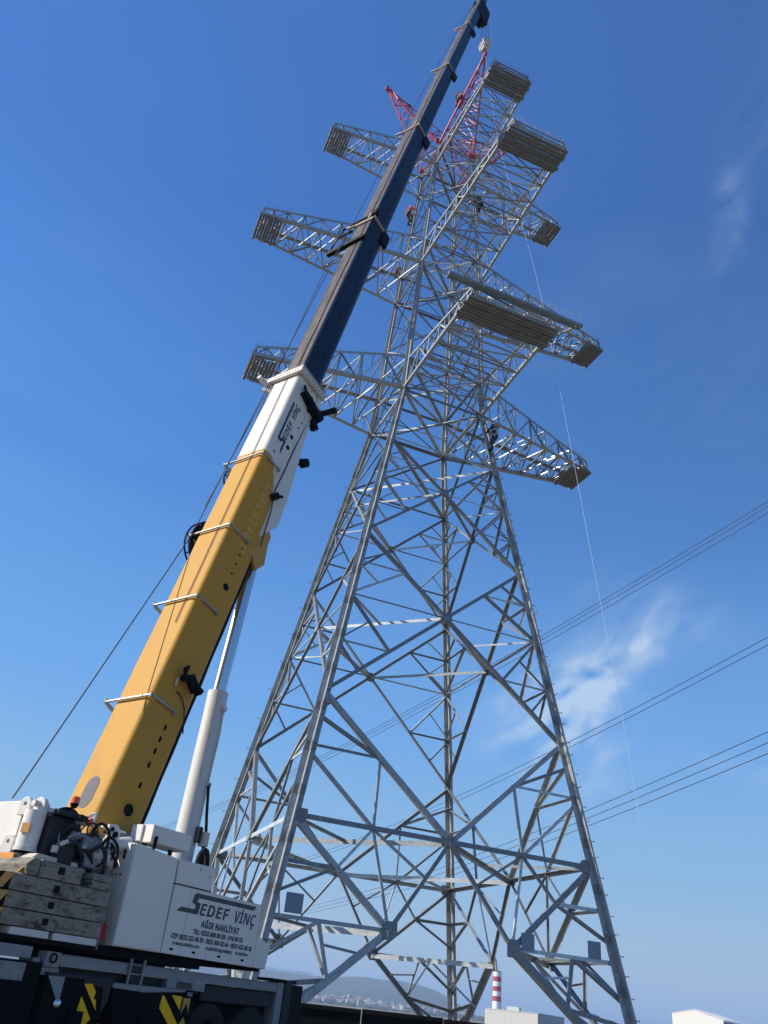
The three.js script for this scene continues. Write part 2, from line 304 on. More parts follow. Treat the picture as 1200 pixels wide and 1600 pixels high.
// ---------------------------------------------------------------- far factory, chimney and shed
const polar = (az, r, y = 0) => V(Math.sin(R(az)) * r, y, -Math.cos(R(az)) * r);
{
  const wallM = std({ map: wearMap([.66, .62, .54], [.30, .25, .2], .35, 1.2, 3), roughness: .8 }), darkM = std({ color: new THREE.Color(.36, .38, .42), roughness: .7, map: dataMap(128, (u, v) => { const k = .92 + .08 * Math.sign(Math.sin(u * 2 * Math.PI * 16)) * .5; return lin(k, k, k); }) });
  const f = thing('factory_building', 'long flat-roofed factory with a pale end wall, behind the right foot of the lattice tower', 'factory');
  f.position.copy(polar(9.5, 620)); f.rotation.y = R(-25);
  for (let i = 0; i < 8; i++) { const a = add('wall_panel', box(i * 4.3, i * 4.3 + 4.27, -1, 8.6, -.4, 0, .02), wallM, f); }
  add('parapet', box(-.2, 34.6, 8.6, 9.0, -.8, .15, .02), std({ color: new THREE.Color(.6, .57, .5), roughness: .8 }), f);
  for (let i = 0; i < 14; i++) add('cladding_panel', box(34.4, 34.9, -1, 9.2, -i * 6 - 6.4, -i * 6 - .45, .03), darkM, f);
  add('roof', box(0, 34.4, 8.2, 8.55, -85, -.42, 0), darkM, f);
  add('rooftop_box', box(13.5, 21.5, 8.6, 11.2, -9, -3, .05), wallM, f);
  add('rear_wall', box(-.4, 34.4, -1, 8.5, -85.5, -85, 0), wallM, f); add('far_wall', box(-.4, 0, -1, 8.5, -85, -.41, 0), wallM, f);
  const sgn = add('sign', new THREE.PlaneGeometry(11, 2.2), letterMat(256, 64, new THREE.Color(.55, .02, .03), (x, W, H) => { x.font = 'bold 50px sans-serif'; x.textAlign = 'center'; x.fillText('VOLKAN', W / 2, 50); }), f, 'small red lettering at the top of the dark side wall');
  sgn.rotation.y = Math.PI / 2; sgn.position.set(34.93, 7.6, -9);

  const c = thing('factory_chimney', 'tall red and white banded chimney standing beside the factory', 'chimney'); c.position.copy(polar(10.16, 640));
  const wm = std({ map: wearMap([.72, .69, .64], [.45, .4, .34], .2, 1, 5), roughness: .7 }), rm = std({ map: wearMap([.38, .035, .04], [.25, .06, .05], .3, 1, 6), roughness: .7 });
  const ys = [0, 13.6, 16.6, 19.4, 22.4, 25.2, 28.2, 31.2]; const rad = y => 2.95 - .012 * y;
  for (let i = 0; i < 7; i++) add('band', new THREE.CylinderGeometry(rad(ys[i + 1]), rad(ys[i]), ys[i + 1] - ys[i], 40).translate(0, (ys[i] + ys[i + 1]) / 2, 0), i % 2 ? rm : wm, c);
  add('rim', new THREE.TorusGeometry(2.6, .18, 8, 40).rotateX(Math.PI / 2).translate(0, 31.2, 0), M.darkSteel, c);
  add('ladder', merge([box(2.88, 3.0, 0, 31, -.3, -.24, 0), box(2.88, 3.0, 0, 31, .24, .3, 0)]), M.darkSteel, c);

  const s = thing('industrial_shed', 'white gable-ended shed with a dark side wall at the lower right', 'shed'); s.position.copy(polar(20.25, 420)); s.rotation.y = R(-35);
  const sw = std({ map: wearMap([.74, .70, .62], [.6, .55, .47], .2, 1, 7), roughness: .6 });
  add('gable_wall', prism([[0, -1], [0, 11.9], [9.6, 14.0], [20.6, 11.2], [20.6, -1]], -.4, 0, .02), sw, s);
  add('side_wall', box(20.6, 21, -1, 11.0, -42, -.4, .02), std({ color: new THREE.Color(.22, .25, .31), roughness: .7 }), s);
  add('roof', merge([plate(V(0, 12.0, -.3), V(9.6, 14.15, -.3), V(0, 0, 1), V(0, 1, 0), -42, .25, 0, .25), plate(V(9.6, 14.15, -.3), V(21.3, 11.25, -.3), V(0, 0, 1), V(0, 1, 0), -42, .25, 0, .25)]), sw, s);
}

// ---------------------------------------------------------------- lattice tower
const TP = V(1.6864, 0, -34.7713), TY = R(19.354);
const tw = thing('transmission_tower', 'tall galvanised lattice power tower with wide cross arms and red top spikes', 'power tower');
tw.position.copy(TP); tw.rotation.y = TY; tw.updateMatrixWorld();
const HP = [[0, 6.815], [28.83, 2.263], [38.9, 1.88], [49.1, 1.40], [51.5, 1.30]];
const hAt = y => { let i = 0; while (i < HP.length - 2 && y > HP[i + 1][0]) i++; const [a, b] = [HP[i], HP[i + 1]]; return a[1] + (b[1] - a[1]) * (y - a[0]) / (b[0] - a[0]); };
const SG = [[-1, 1], [1, 1], [1, -1], [-1, -1]]; // near, right, far, left legs
const leg = (i, y) => V(SG[i][0] * hAt(y), y, SG[i][1] * hAt(y));
const FACES = [[0, 1, V(0, .16, 1)], [1, 2, V(1, .16, 0)], [2, 3, V(0, .16, -1)], [3, 0, V(-1, .16, 0)]].map(f => [f[0], f[1], f[2].normalize()]);
const onFace = (f, t, y) => leg(FACES[f][0], y).lerp(leg(FACES[f][1], y), (t + 1) / 2);
const ex = V(1, 0, 0), ez = V(0, 0, 1);
for (let i = 0; i < 4; i++) {
  const seg = [[-.3, 28.83, .25, .18], [28.83, 38.9, .185, .15], [38.9, 51.5, .145, .115]];
  for (const [ya, yb, wa, wb] of seg) {
    const A = leg(i, ya), B = leg(i, yb), t = wa > .25 ? .035 : .026;
    add('leg', mergeGeometries([plate(A, B, ex, ez, -wa, wa, -t / 2, t / 2, -wb, wb), plate(A, B, ez, ex, -wa * .999, wa * .999, -t / 2 - .001, t / 2 + .001, -wb * .999, wb * .999)]), M.galv, tw);
  }
  for (let y = 1.2; y < 28; y += 1.55) { // splice and batten plates along the leg
    const w = .25 - .07 * y / 28.83, A = leg(i, y), B = leg(i, y + .32);
    add('splice_plate', mergeGeometries([plate(A, B, ex, ez, -w * .9, -.06, -.032, .032), plate(A, B, ex, ez, .06, w * .9, -.032, .032), plate(A, B, ez, ex, .06, w * .9, -.032, .032)]), M.galvOld, tw);
  }
  add('foundation', box(leg(i, 0).x - .6, leg(i, 0).x + .6, -.5, .25, leg(i, 0).z - .6, leg(i, 0).z + .6, .03), std({ color: new THREE.Color(.4, .39, .36), roughness: .9 }), tw);
}
// step bolts on the right, left and near legs
const boltGeo = merge([rod(V(0, 0, 0), V(.17, 0, 0), .012, .012, 6), rod(V(.16, 0, 0), V(.185, 0, 0), .026, .026, 6), rod(V(0, 0, 0), V(.02, 0, 0), .03, .03, 6)]);
for (const [i, sx, step] of [[1, 1, .62], [3, -1, .7]]) for (let y = 1.5, k = 0; y < 49; y += step, k++) {
  const w = y < 28.83 ? .25 - .07 * y / 28.83 : .145, p = leg(i, y);
  const m = add('step_bolt', boltGeo, M.galvOld, tw); m.position.set(p.x + sx * w * .97, y, p.z + (k % 2 ? .1 : -.04)); m.rotation.y = sx < 0 ? Math.PI : 0;
  if (k % 2) { m.rotation.y = SG[i][1] > 0 ? -Math.PI / 2 : Math.PI / 2; m.position.set(p.x + sx * .06, y, p.z + SG[i][1] * w * .97); }
}
const main = (A, B, w, n, off = 0, flip = 1) => add('diagonal_brace', angle(A, B, w * .72, n, off, flip), steel(.75, .25), tw);  // mostly the dark tone: shade painted into the diagonals
const red = (A, B, w, n, off = -.05, flip = 1) => add('redundant_brace', angle(A, B, w * .85, n, off, flip), steel(.5, .3), tw);
const hor = (A, B, w, n, off = -.02, flip = 1) => add('horizontal_beam', angle(A, B, w * .72, n, off, flip), steel(.5, .3), tw);
const plan = (A, B, w) => add('plan_brace', angle(A, B, w, V(0, 1, 0), 0), steel(.1, .4), tw);  // weighted to the bright tone: sunlight painted into the plan beams
const gus = (C, e, f, n, a, b) => { // clipped-corner plate with a few bolt heads
  const A = C.clone().addScaledVector(n, -.03), sh = new THREE.Shape([[-a, -b], [a * .35, -b], [a, -b * .4], [a, b], [-a * .5, b], [-a, b * .55]].map(p => new THREE.Vector2(...p)));
  const e2 = e.clone().addScaledVector(n, -e.dot(n)).normalize(), f2 = n.clone().cross(e2), bs = new THREE.Matrix4().makeBasis(e2, f2, n);
  const g = new THREE.ExtrudeGeometry(sh, { depth: .044, bevelEnabled: false }).applyMatrix4(bs).translate(A.x, A.y, A.z), o = add('gusset_plate', uvm(g.index ? g.toNonIndexed() : g), M.galvDark, tw), bl = [];
  if (a > .24) { for (const [x, y] of [[-.5, .3], [-.2, .55], [.2, .55], [.5, .3], [-.5, -.3], [-.2, -.55], [.2, -.55], [.5, -.3]]) { const c = C.clone().addScaledVector(e2, x * a).addScaledVector(f2, y * b); bl.push(rod(c.clone().addScaledVector(n, .012), c.clone().addScaledVector(n, .04), .02, .018, 6)); } add('bolts', mergeGeometries(bl.map(q => { return q; })), M.galv, o); }
};
function cross(P, Q, S, T) { // meeting point of P-Q and S-T, both in one plane
  const d1 = Q.clone().sub(P), d2 = T.clone().sub(S), r = S.clone().sub(P), n = d1.clone().cross(d2); const t = r.cross(d2).dot(n) / n.dot(n); return P.clone().addScaledVector(d1, t);
}
const mix = (A, B, t) => A.clone().lerp(B, t);
function xPanel(f, yb, yt, w, wr, detail) {
  const [i, j, n] = FACES[f], a = leg(i, yb), b = leg(j, yb), c = leg(i, yt), d = leg(j, yt), C = cross(a, d, b, c);
  main(a, d, w, n, .0, 1); main(b, c, w, n, -w * .13 - .012, -1);
  if (detail) {
    gus(C, V(1, 0, 0).applyAxisAngle(V(0, 1, 0), Math.atan2(n.x, n.z)), V(0, 1, 0), n, w * 1.1, w * 1.1);
    for (const [L, lo, hi] of [[i, a, c], [j, b, d]]) {
      const m = leg(L, C.y), pu = mix(hi, C, .5), pl = mix(lo, C, .5), sg = L === i ? 1 : -1;
      red(m, pu, wr * 1.35, n, -.05, sg); red(m, pl, wr * 1.35, n, -.055, -sg); red(m, C, wr * .8, n, -.09, sg);
      red(leg(L, pu.y), pu, wr, n, -.06, sg); red(leg(L, pl.y), pl, wr, n, -.06, sg);
      if (detail > 1) { red(leg(L, pl.y), mix(lo, C, .25), wr, n, -.07, -sg); red(leg(L, pu.y), mix(hi, C, .27), wr, n, -.07, sg); red(leg(L, pu.y), mix(m, pu, .5), wr * .8, n, -.08, sg); red(leg(L, pl.y), mix(m, pl, .5), wr * .8, n, -.08, sg); }
    }
  }
  return C;
}
const Y0 = 3.75, Y3 = 6.75, Y2 = 11.28, Y1 = 19.12, YZ = 25.2, YW = 28.83;
const faceDir = f => V(1, 0, 0).applyAxisAngle(V(0, 1, 0), Math.atan2(FACES[f][2].x, FACES[f][2].z));
const ctr3 = [], knees = [], ctrA = [], ctrB = [];
for (let f = 0; f < 4; f++) {
  const [i, j, n] = FACES[f], c3 = onFace(f, 0, Y3), e = faceDir(f); ctr3.push(c3);
  hor(leg(i, Y3), leg(j, Y3), .24, n, -.03, 1);
  gus(c3, e, V(0, 1, 0), n, .22, .18);
  for (const [L, sg] of [[i, -1], [j, 1]]) {
    const l2 = leg(L, Y2), l3 = leg(L, Y3), P = mix(l2, c3, .46), B = onFace(f, sg * .5, Y3), G = onFace(f, sg * 2.22 / hAt(Y0), Y0), base = leg(L, .1);
    main(l2, c3, .25, n, .0, sg); red(leg(L, P.y), P, .12, n, -.05, sg); red(leg(L, 10.35), P, .14, n, -.05, sg); red(P, B, .1, n, -.06, sg); red(leg(L, P.y - .2), B, .14, n, -.055, sg);
    // knee below the horizontal
    main(c3, G, .17, n, -.03, sg); main(l3, G, .24, n, -.01, -sg); main(G, base, .32, n, .0, sg);
    gus(G, e, V(0, 1, 0), n, .25, .27); gus(l3.clone().addScaledVector(e, -sg * .3), e, V(0, 1, 0), n, .20, .22);
    const K = mix(l3, G, .47), H = mix(leg(L, Y0), G, .42), F = mix(G, base, .42);
    hor(leg(L, Y0), G, .17, n, -.05, sg); red(B, G, .09, n, -.07, sg); red(B, mix(c3, G, .42), .09, n, -.075, sg); red(K, B, .11, n, -.06, sg);
    red(leg(L, K.y), K, .15, n, -.05, sg); red(leg(L, 4.35), K, .12, n, -.06, sg); red(H, leg(L, 2.6), .14, n, -.05, -sg); red(H, F, .12, n, -.06, sg); red(leg(L, F.y - .35), F, .16, n, -.05, sg); red(F, mix(leg(L, F.y), leg(L, .1), .6), .12, n, -.06, sg);
    red(mix(G, base, .2), mix(H, F, .4), .09, n, -.07, sg);
    knees.push([f, L, G]);
  }
  ctrA.push(xPanel(f, Y2, Y1, .20, .095, 2));
  ctrB.push(xPanel(f, Y1, YZ, .17, .08, 2));
  xPanel(f, YZ, YW, .13, .07, 0);
  hor(leg(i, YZ), leg(j, YZ), .11, n, -.03); hor(leg(i, YW), leg(j, YW), .20, n, -.03);
  const ups = [YW, 31.2, 35.0, 38.9, 41.2, 45.1, 49.1, 51.5];
  for (let k = 0; k < ups.length - 1; k++) {
    const C = xPanel(f, ups[k], ups[k + 1], .105 - .004 * k, .055, 0);
    for (const L of [i, j]) red(leg(L, C.y), C, .05, n, -.07);
    hor(leg(i, ups[k + 1]), leg(j, ups[k + 1]), [.15, .09, .18, .14, .09, .17, .14][k], n, -.03);
  }
}
for (const [f, L, G] of knees) for (const [f2, L2, G2] of knees) if (L === L2 && f < f2) { // hip beams across each corner
  add('hip_beam', angle(G, G2, .19, V(0, 1, 0), 0), M.galvBright, tw);  // bright tone again, sun put into the colour
  const m = mix(G, G2, .5); plan(m, leg(L, Y0), .09); red(m, mix(G, leg(L, .1), .42), .1, V(0, 1, 0)); red(m, mix(G2, leg(L, .1), .42), .1, V(0, 1, 0));
}
for (const [ring, w] of [[ctr3, .17], [ctrA, .13], [ctrB, .11]]) for (let k = 0; k < 4; k++) {
  plan(ring[k], ring[(k + 1) % 4], w); const y = ring[k].y; plan(mix(ring[k], ring[(k + 1) % 4], .5), leg((k + 1) % 4, y), w * .6);
}
for (const y of [YZ, YW, 31.2, 38.9, 41.2, 49.1, 51.5]) { plan(leg(0, y), leg(2, y), .14); plan(leg(1, y).add(V(0, -.05, 0)), leg(3, y).add(V(0, -.05, 0)), .14); }
// blank number plates bolted to the lowest beams
for (const [x, y, sz, f] of [[-5.42, 4.12, .56, 0], [2.75, 4.0, .50, 0], [5.37, 4.05, .52, 0]]) {
  const t = x / hAt(y), c = onFace(f, t, y), n = FACES[f][2]; add('number_plate', plate(c.clone().addScaledVector(n, .03), c.clone().addScaledVector(n, .042), V(1, 0, 0), V(0, 1, 0), -sz / 2, sz / 2, -sz / 2, sz / 2), M.signPlate, tw);
}
// cross arms
function arm(o, l, y, yt, ext, tw2, th, n, opt = {}) {
  const A = sub('cross_arm', tw), h0 = hAt(y), h1 = hAt(yt), up = V(0, 1, 0);
  const B = (s, q) => o.clone().multiplyScalar(h0 + (ext - h0) * s).addScaledVector(l, q * (h0 + (tw2 - h0) * s)).setY(y);
  const T = (s, q) => o.clone().multiplyScalar(h1 + (ext - .12 - h1) * s).addScaledVector(l, q * (h1 + (tw2 * .97 - h1) * s)).setY(yt + (y + th - yt) * s);
  const piece = (nm, P, Q, w, nn, off = 0, fl = 1) => add(nm, angle(P, Q, w, nn, off, fl), nm === 'chord' ? M.galv : steel(.35, .35), A);
  const cw = opt.cw ?? .17;
  for (const q of [-1, 1]) { const ln = l.clone().multiplyScalar(q); piece('chord', B(0, q), B(1, q), cw, V(0, -1, 0), .03, q); piece('chord', T(0, q), T(1, q), cw * .8, ln, .02, q); }
  const st = []; for (let k = 0; k <= n; k++) st.push(1 - Math.pow(1 - k / n, 1.28));
  const w = opt.lw ?? .07;
  for (let k = 0; k < n; k++) {
    const a = st[k], b = st[k + 1];
    for (const q of [-1, 1]) {
      const ln = l.clone().multiplyScalar(q);
      piece('lacing_bar', B(b, q), T(b, q), w, ln, -.02, q); piece('lacing_bar', k % 2 === (opt.ph ?? 0) ? B(a, q) : T(a, q), k % 2 === (opt.ph ?? 0) ? T(b, q) : B(b, q), w * 1.1, ln, -.04, q);
      if (k < n - 2) { const m = (a + b) / 2, mid = mix(k % 2 === (opt.ph ?? 0) ? B(a, q) : T(a, q), k % 2 === (opt.ph ?? 0) ? T(b, q) : B(b, q), .5); piece('lacing_bar', mid, k % 2 === (opt.ph ?? 0) ? B(m, q) : T(m, q), w * .6, ln, -.06, q); }
    }
    piece('lacing_bar', B(b, -1), B(b, 1), w, V(0, -1, 0), -.03); piece('lacing_bar', B(a, -1), B(b, 1), w * .95, V(0, -1, 0), -.045); piece('lacing_bar', B(a, 1), B(b, -1), w * .95, V(0, -1, 0), -.062);
    piece('lacing_bar', T(b, -1), T(b, 1), w * .9, up, -.03); piece('lacing_bar', k % 2 ? T(a, -1) : T(a, 1), k % 2 ? T(b, 1) : T(b, -1), w * .9, up, -.045);
  }
  // slatted steel platform under the tip
  const dep = opt.dep ?? 1.35, ns = opt.ns ?? 8, sw = dep / ns, half = (opt.half ?? tw2) + .1;
  for (let k = 0; k < ns; k++) {
    const c0 = o.clone().multiplyScalar(ext + .04 - dep + (k + .5) * sw).setY(y - .10 - (k % 2) * .045), a = sw * (.36 + .05 * (k % 2)), len = half + (k % 3 === 1 ? .08 : 0);
    const P = c0.clone().addScaledVector(l, -len), Q = c0.clone().addScaledVector(l, len);
    const g = [plate(P, Q, o, up, -a, a, -.012, .012), plate(P, Q, o, up, -a, -a + .02, -.09, -.0125), plate(P, Q, o, up, a - .02, a, -.09, -.0125)];
    add('platform_slat', mergeGeometries(g), M.slat, A);
  }
  // bird spikes along the top of the tip
  const sp = [];
  for (const [P, Q] of (opt.spikes ?? [[T(1, -1), T(1, 1)], [T(.82, -1), T(1, -1)], [T(.82, 1), T(1, 1)]])) {
    const L = P.distanceTo(Q), m = Math.floor(L / .13);
    for (let k = 0; k <= m; k++) { const p = mix(P, Q, k / m); sp.push(bar(p, p.clone().add(V((rnd() - .5) * .1, .42, (rnd() - .5) * .1)), .012, .012)); }
  }
  const s = add('bird_spikes', mergeGeometries(sp), M.galvOld, A); s.userData.kind = 'stuff';
  return A;
}
const XN = V(-1, 0, 0), XP = V(1, 0, 0), ZP = V(0, 0, 1), lz = V(0, 0, 1), lx = V(1, 0, 0);
for (const o of [XN, XP]) {
  arm(o, lz, 28.83, 31.2, 10.0, .84, .62, 8, { cw: .19, lw: .075 });
  arm(o, lz, 38.9, 41.2, 11.4, .80, .62, 9, { cw: .18 });
  arm(o, lz, 49.1, 51.0, 8.5, .78, .60, 7, { cw: .16, lw: .062 });
}
arm(ZP, lx, 28.83, 31.0, 9.55, 2.15, .7, 7, { cw: .15, ns: 7, dep: 1.4, half: 2.2, lw: .065, spikes: [[V(-3.3, 29.62, 9.75), V(3.3, 29.62, 9.75)], [V(-2.3, 29.7, 8.6), V(2.3, 29.7, 8.6)]] });
arm(ZP, lx, 38.9, 41.0, 11.7, 1.50, .66, 9, { cw: .14, ns: 7, dep: 1.4, half: 1.54, lw: .06 });
arm(ZP, lx, 49.1, 50.9, 8.85, 1.18, .6, 7, { cw: .13, ns: 7, dep: 1.35, half: 1.19, lw: .055 });
{ // long spreader beam across the lowest front arm
  const A = sub('spreader_beam', tw);
  add('beam', merge([bar(V(-3.45, 29.36, 9.72), V(3.45, 29.36, 9.72), .10, .17), bar(V(-3.45, 29.36, 9.50), V(3.45, 29.36, 9.50), .08, .15)]), M.galvOld, A);
  for (const s of [-1, 1]) { add('stay', angle(V(s * 3.35, 29.4, 9.65), V(s * 2.2, 28.9, 8.5), .09, V(0, -1, 0)), M.galv, A); add('stay', angle(V(s * 2.1, 29.45, 9.6), V(s * 2.1, 28.85, 9.3), .09, V(0, 0, 1)), M.galv, A); }
}
// red peaks on the tower top
{
  const hub = V(0, 54.7, 0), top = i => leg(i, 51.5);
  const pk = sub('tower_head', tw), rp = (nm, P, Q, w, n, par, off = 0) => add(nm, angle(P, Q, w, n, off), M.red, par);
  for (let i = 0; i < 4; i++) {
    const c = top(i); rp('chord', c, hub, .09, V(SG[i][0], .5, SG[i][1]).normalize(), pk);
    const d = top((i + 1) % 4), m = mix(c, d, .5); rp('ring_bar', c.clone().add(V(0, .12, 0)), d.clone().add(V(0, .12, 0)), .1, FACES[i][2], pk, .02); rp('lacing_bar', m, hub, .05, FACES[i][2], pk); rp('lacing_bar', mix(c, hub, .5), m, .045, FACES[i][2], pk); rp('lacing_bar', mix(d, hub, .5), m, .045, FACES[i][2], pk);
    add('gusset_plate', plate(c.clone().add(V(0, .05, 0)), c.clone().add(V(0, .5, 0)), ex, ez, -.28, .28, -.05, .05), M.red, pk);
  }
  const peak = (a, b, tip) => {
    const g = sub('earthwire_peak', tw), cs = [top(a), top(b), hub], nn = tip.clone().setY(0).normalize();
    const tips = [tip.clone().add(V(0, -.1, 0)), tip.clone().add(V(.0, -.1, .03)), tip.clone().add(V(0, .12, 0))];
    const outward = [V(0, -1, 0), V(0, -1, 0), V(0, 1, 0)];
    cs.forEach((c, k) => rp('chord', c, tips[k], k < 2 ? .105 : .075, outward[k], g));
    for (const [p, q] of [[0, 1], [0, 2], [1, 2]]) for (let k = 0; k < 6; k++) {
      const s0 = k / 6.3, s1 = (k + 1) / 6.3, n = cs[p].clone().sub(cs[q]).cross(tip.clone().sub(cs[q])).normalize();
      rp('lacing_bar', mix(cs[p], tips[p], s1), mix(cs[q], tips[q], s1), .045, n, g, -.02); rp('lacing_bar', mix(cs[k % 2 ? p : q], tips[k % 2 ? p : q], s0), mix(cs[k % 2 ? q : p], tips[k % 2 ? q : p], s1), .05, n, g, -.04);
    }
    add('tip_plate', new THREE.BoxGeometry(.2, .36, .2).translate(tip.x, tip.y, tip.z), M.red, g);
  };
  peak(0, 3, V(-5.16, 57.22, 0)); peak(1, 2, V(5.16, 57.22, 0)); peak(0, 1, V(0, 57.5, 5.0));
}

// ---------------------------------------------------------------- mobile crane
const CR = thing('mobile_crane', 'yellow and white telescopic crane truck with its boom raised over the tower', 'crane');
CR.position.set(-4.4726, 0, -15.5687); CR.rotation.y = R(55.5); CR.updateMatrixWorld();
{
  const d = R(1.549), el = 1.3556, ce = Math.cos(el), se = Math.sin(el);
  const a = V(ce * Math.cos(d), se, ce * Math.sin(d)), n = V(-Math.sin(d), 0, Math.cos(d)), b = n.clone().cross(a);
  const cen = s => V(0, 3.48, 0).addScaledVector(a, s - 6).addScaledVector(b, -.0004978 * (s * s - 36)).addScaledVector(n, -.0004399 * (s * s - 36));
  const at = (s, x, y) => cen(s).addScaledVector(n, x).addScaledVector(b, y);
  const profile = (w, dp, fil = .11) => { // closed outline: flat back, rounded shoulders, U-shaped belly
    const p = []; const hw = w / 2, hd = dp / 2, f = fil * w;
    for (let k = 0; k <= 6; k++) { const t = R(90 * k / 6); p.push([hw - f + f * Math.sin(t), hd - f + f * Math.cos(t)]); }
    for (let k = 1; k <= 4; k++) p.push([hw, hd - f - (hd - f + .12 * dp) * k / 4]);
    for (let k = 1; k <= 16; k++) { const t = R(180 * k / 16); p.push([hw * Math.cos(t), -.12 * dp - .38 * dp * Math.sin(t)]); }
    for (let k = 1; k <= 4; k++) p.push([-hw, -.12 * dp + (hd - f + .12 * dp) * k / 4]);
    for (let k = 1; k <= 6; k++) { const t = R(90 * k / 6); p.push([-hw + f - f * Math.cos(t), hd - f + f * Math.sin(t)]); }
    p.push([hw - f, hd]); return p;
  };
  function sweep(w, dp, s0, s1, ns, fil) {
    const pr = profile(w, dp, fil), pos = [], uv = [], idx = [], nor = [], m = pr.length; let L = [0]; for (let k = 1; k < m; k++) L.push(L[k - 1] + Math.hypot(pr[k][0] - pr[k - 1][0], pr[k][1] - pr[k - 1][1]));
    for (let i = 0; i <= ns; i++) { const s = s0 + (s1 - s0) * i / ns; pr.forEach((p, k) => { const q = at(s, p[0], p[1]); pos.push(q.x, q.y, q.z); uv.push(L[k], s - s0); }); }
    for (let i = 0; i < ns; i++) for (let k = 0; k < m - 1; k++) { const A = i * m + k, B = A + m; idx.push(A, A + 1, B, A + 1, B + 1, B); }
    const c0 = pos.length / 3; for (const s of [s0, s1]) { const q = at(s, 0, 0); pos.push(q.x, q.y, q.z); uv.push(0, 0); }
    const g = new THREE.BufferGeometry(); g.setAttribute('position', new THREE.Float32BufferAttribute(pos, 3)); g.setAttribute('uv', new THREE.Float32BufferAttribute(uv, 2));
    const idx2 = idx.slice(); for (let k = 0; k < m - 1; k++) idx2.push(ns * m + k, ns * m + k + 1, c0 + 1);
    g.setIndex(idx); g.computeVertexNormals(); const nn = g.attributes.normal.clone();
    // the outline's first and last points coincide: share their normals
    for (let i = 0; i <= ns; i++) { const x = i * m, y = x + m - 1, q = V().fromBufferAttribute(nn, x).add(V().fromBufferAttribute(nn, y)).normalize(); nn.setXYZ(x, q.x, q.y, q.z); nn.setXYZ(y, q.x, q.y, q.z); }
    nn.setXYZ(c0 + 1, a.x, a.y, a.z); g.setAttribute('normal', nn); g.setIndex(idx2); g.userData.len = L[m - 1]; return g;
  }
  const W = [1.042, .839, .796, .676, .634, .540], S = [4.7, 19.49, 29.2, 38.7, 48.35, 57.4, 66.5], DK = 1.161;
  // base section: yellow with a white upper end, painted
  const baseGeo = sweep(W[0], W[0] * DK, S[0], S[1], 24, .13), len = baseGeo.userData.len, HH = S[1] - S[0];
  { const uv = baseGeo.attributes.uv; for (let i = 0; i < uv.count; i++) uv.setXY(i, uv.getX(i) / len, uv.getY(i) / HH); }
  const q0 = (() => { const pr = profile(W[0], W[0] * DK, .13); let L = 0, r = [0]; for (let k = 1; k < pr.length; k++) r.push(r[k - 1] + Math.hypot(pr[k][0] - pr[k - 1][0], pr[k][1] - pr[k - 1][1])); return { corner: r[6] / 2, belly: r[10], bot: r[18], lside: r[26] }; })();
  const NW = 768, NH = 1536, arr = new Uint8Array(NW * NH * 4);
  for (let j = 0; j < NH; j++) for (let i = 0; i < NW; i++) {
    const p = i / NW * len, s = S[0] + j / NH * HH; // p: way round from the right shoulder
    const dside = p < q0.bot ? p : len - p; // distance from shoulder down either side
    let edge = 16.05; // yellow/white border: straight across the back, slanting down the side
    if (p < q0.lside) edge = 16.05 - sstep(.30, 1.5, dside) * 2.1 - (dside > .1 ? .05 : 0);
    const nz = fbm(p * 3, s * 3, 1, 4), n2 = fbm(p * 14, s * 9, 5, 3), n3 = fbm(p * 2, s * .5, 9, 4), scr = sstep(.30, .40, fbm(p * 34, s * 1.6, 17, 2)) * .35 + sstep(.26, .36, fbm(p * 24, s * 22, 27, 2)) * .5;
    const isW = s > edge;
    let c = isW ? [.71, .665, .585] : [.535, .275, .039];
    const spk = sstep(.17, .30, n2 + .25 * nz), sm = sstep(.05, .4, n3 + .3 * nz);
    const dirt = isW ? [.46, .36, .28] : [.42, .22, .075];
    const k = clamp(.55 * spk + .34 * sm + scr * (isW ? .5 : .8), 0, 1); c = c.map((x, q) => x + (dirt[q] - x) * k);
    const gr = 1 + .05 * n2 + .05 * nz; const o = (j * NW + i) * 4, L = lin(...c.map(x => x * gr)); for (let q = 0; q < 3; q++) arr[o + q] = L[q] * 255; arr[o + 3] = 255;
  }
  const bt = new THREE.DataTexture(arr, NW, NH); bt.colorSpace = THREE.SRGBColorSpace; bt.magFilter = THREE.LinearFilter; bt.minFilter = THREE.LinearMipmapLinearFilter; bt.generateMipmaps = true; bt.wrapS = THREE.RepeatWrapping; bt.needsUpdate = true;
  const b0 = add('boom_base_section', baseGeo, std({ map: bt, roughness: .6, specularIntensity: .3 }), CR, 'thick yellow lowest boom section with a white upper end');
  // navy paint, the back rubbed to a brown grey by the sliding ropes and grease
  const secMap = dataMap(512, (u, v) => {
    const n1 = fbm(u * 18, v * 9, 3, 5), n2 = fbm(u * 60, v * 40, 6, 4), n3 = fbm(u * 10, v * 3, 9, 4), back = sstep(.70, .79, u + .03 * n1) * (1 - .0);
    const w = back * clamp(.80 + .8 * n1 + .5 * n2, .3, 1), st = sstep(.1, .35, n3 + .3 * n2) * .35, p = [.008, .018, .042], d = [.185, .145, .112], e = [.022, .025, .03];
    return lin(...[0, 1, 2].map(q => { const b = p[q] + (e[q] - p[q]) * st; return b + (d[q] - b) * w; }));
  });
  for (let k = 1; k <= 5; k++) {
    const g = sweep(W[k], W[k] * DK, S[k] - .4, S[k + 1], 14, .16), sec = add('boom_section', g, new THREE.MeshPhysicalMaterial({ side: THREE.DoubleSide, map: secMap, roughness: .36, specularIntensity: .45 }), CR);
    { const uv = g.attributes.uv, L = g.userData.len; for (let i = 0; i < uv.count; i++) uv.setXY(i, uv.getX(i) / L, (uv.getY(i) + k * 3.7) / 10); }
    add('guide_seam', tube(Array.from({ length: 8 }, (_, i) => at(S[k] + (S[k + 1] - S[k]) * i / 7, W[k] * .12, W[k] * DK / 2 + .008)), .014, 6), M.blackGloss, sec);
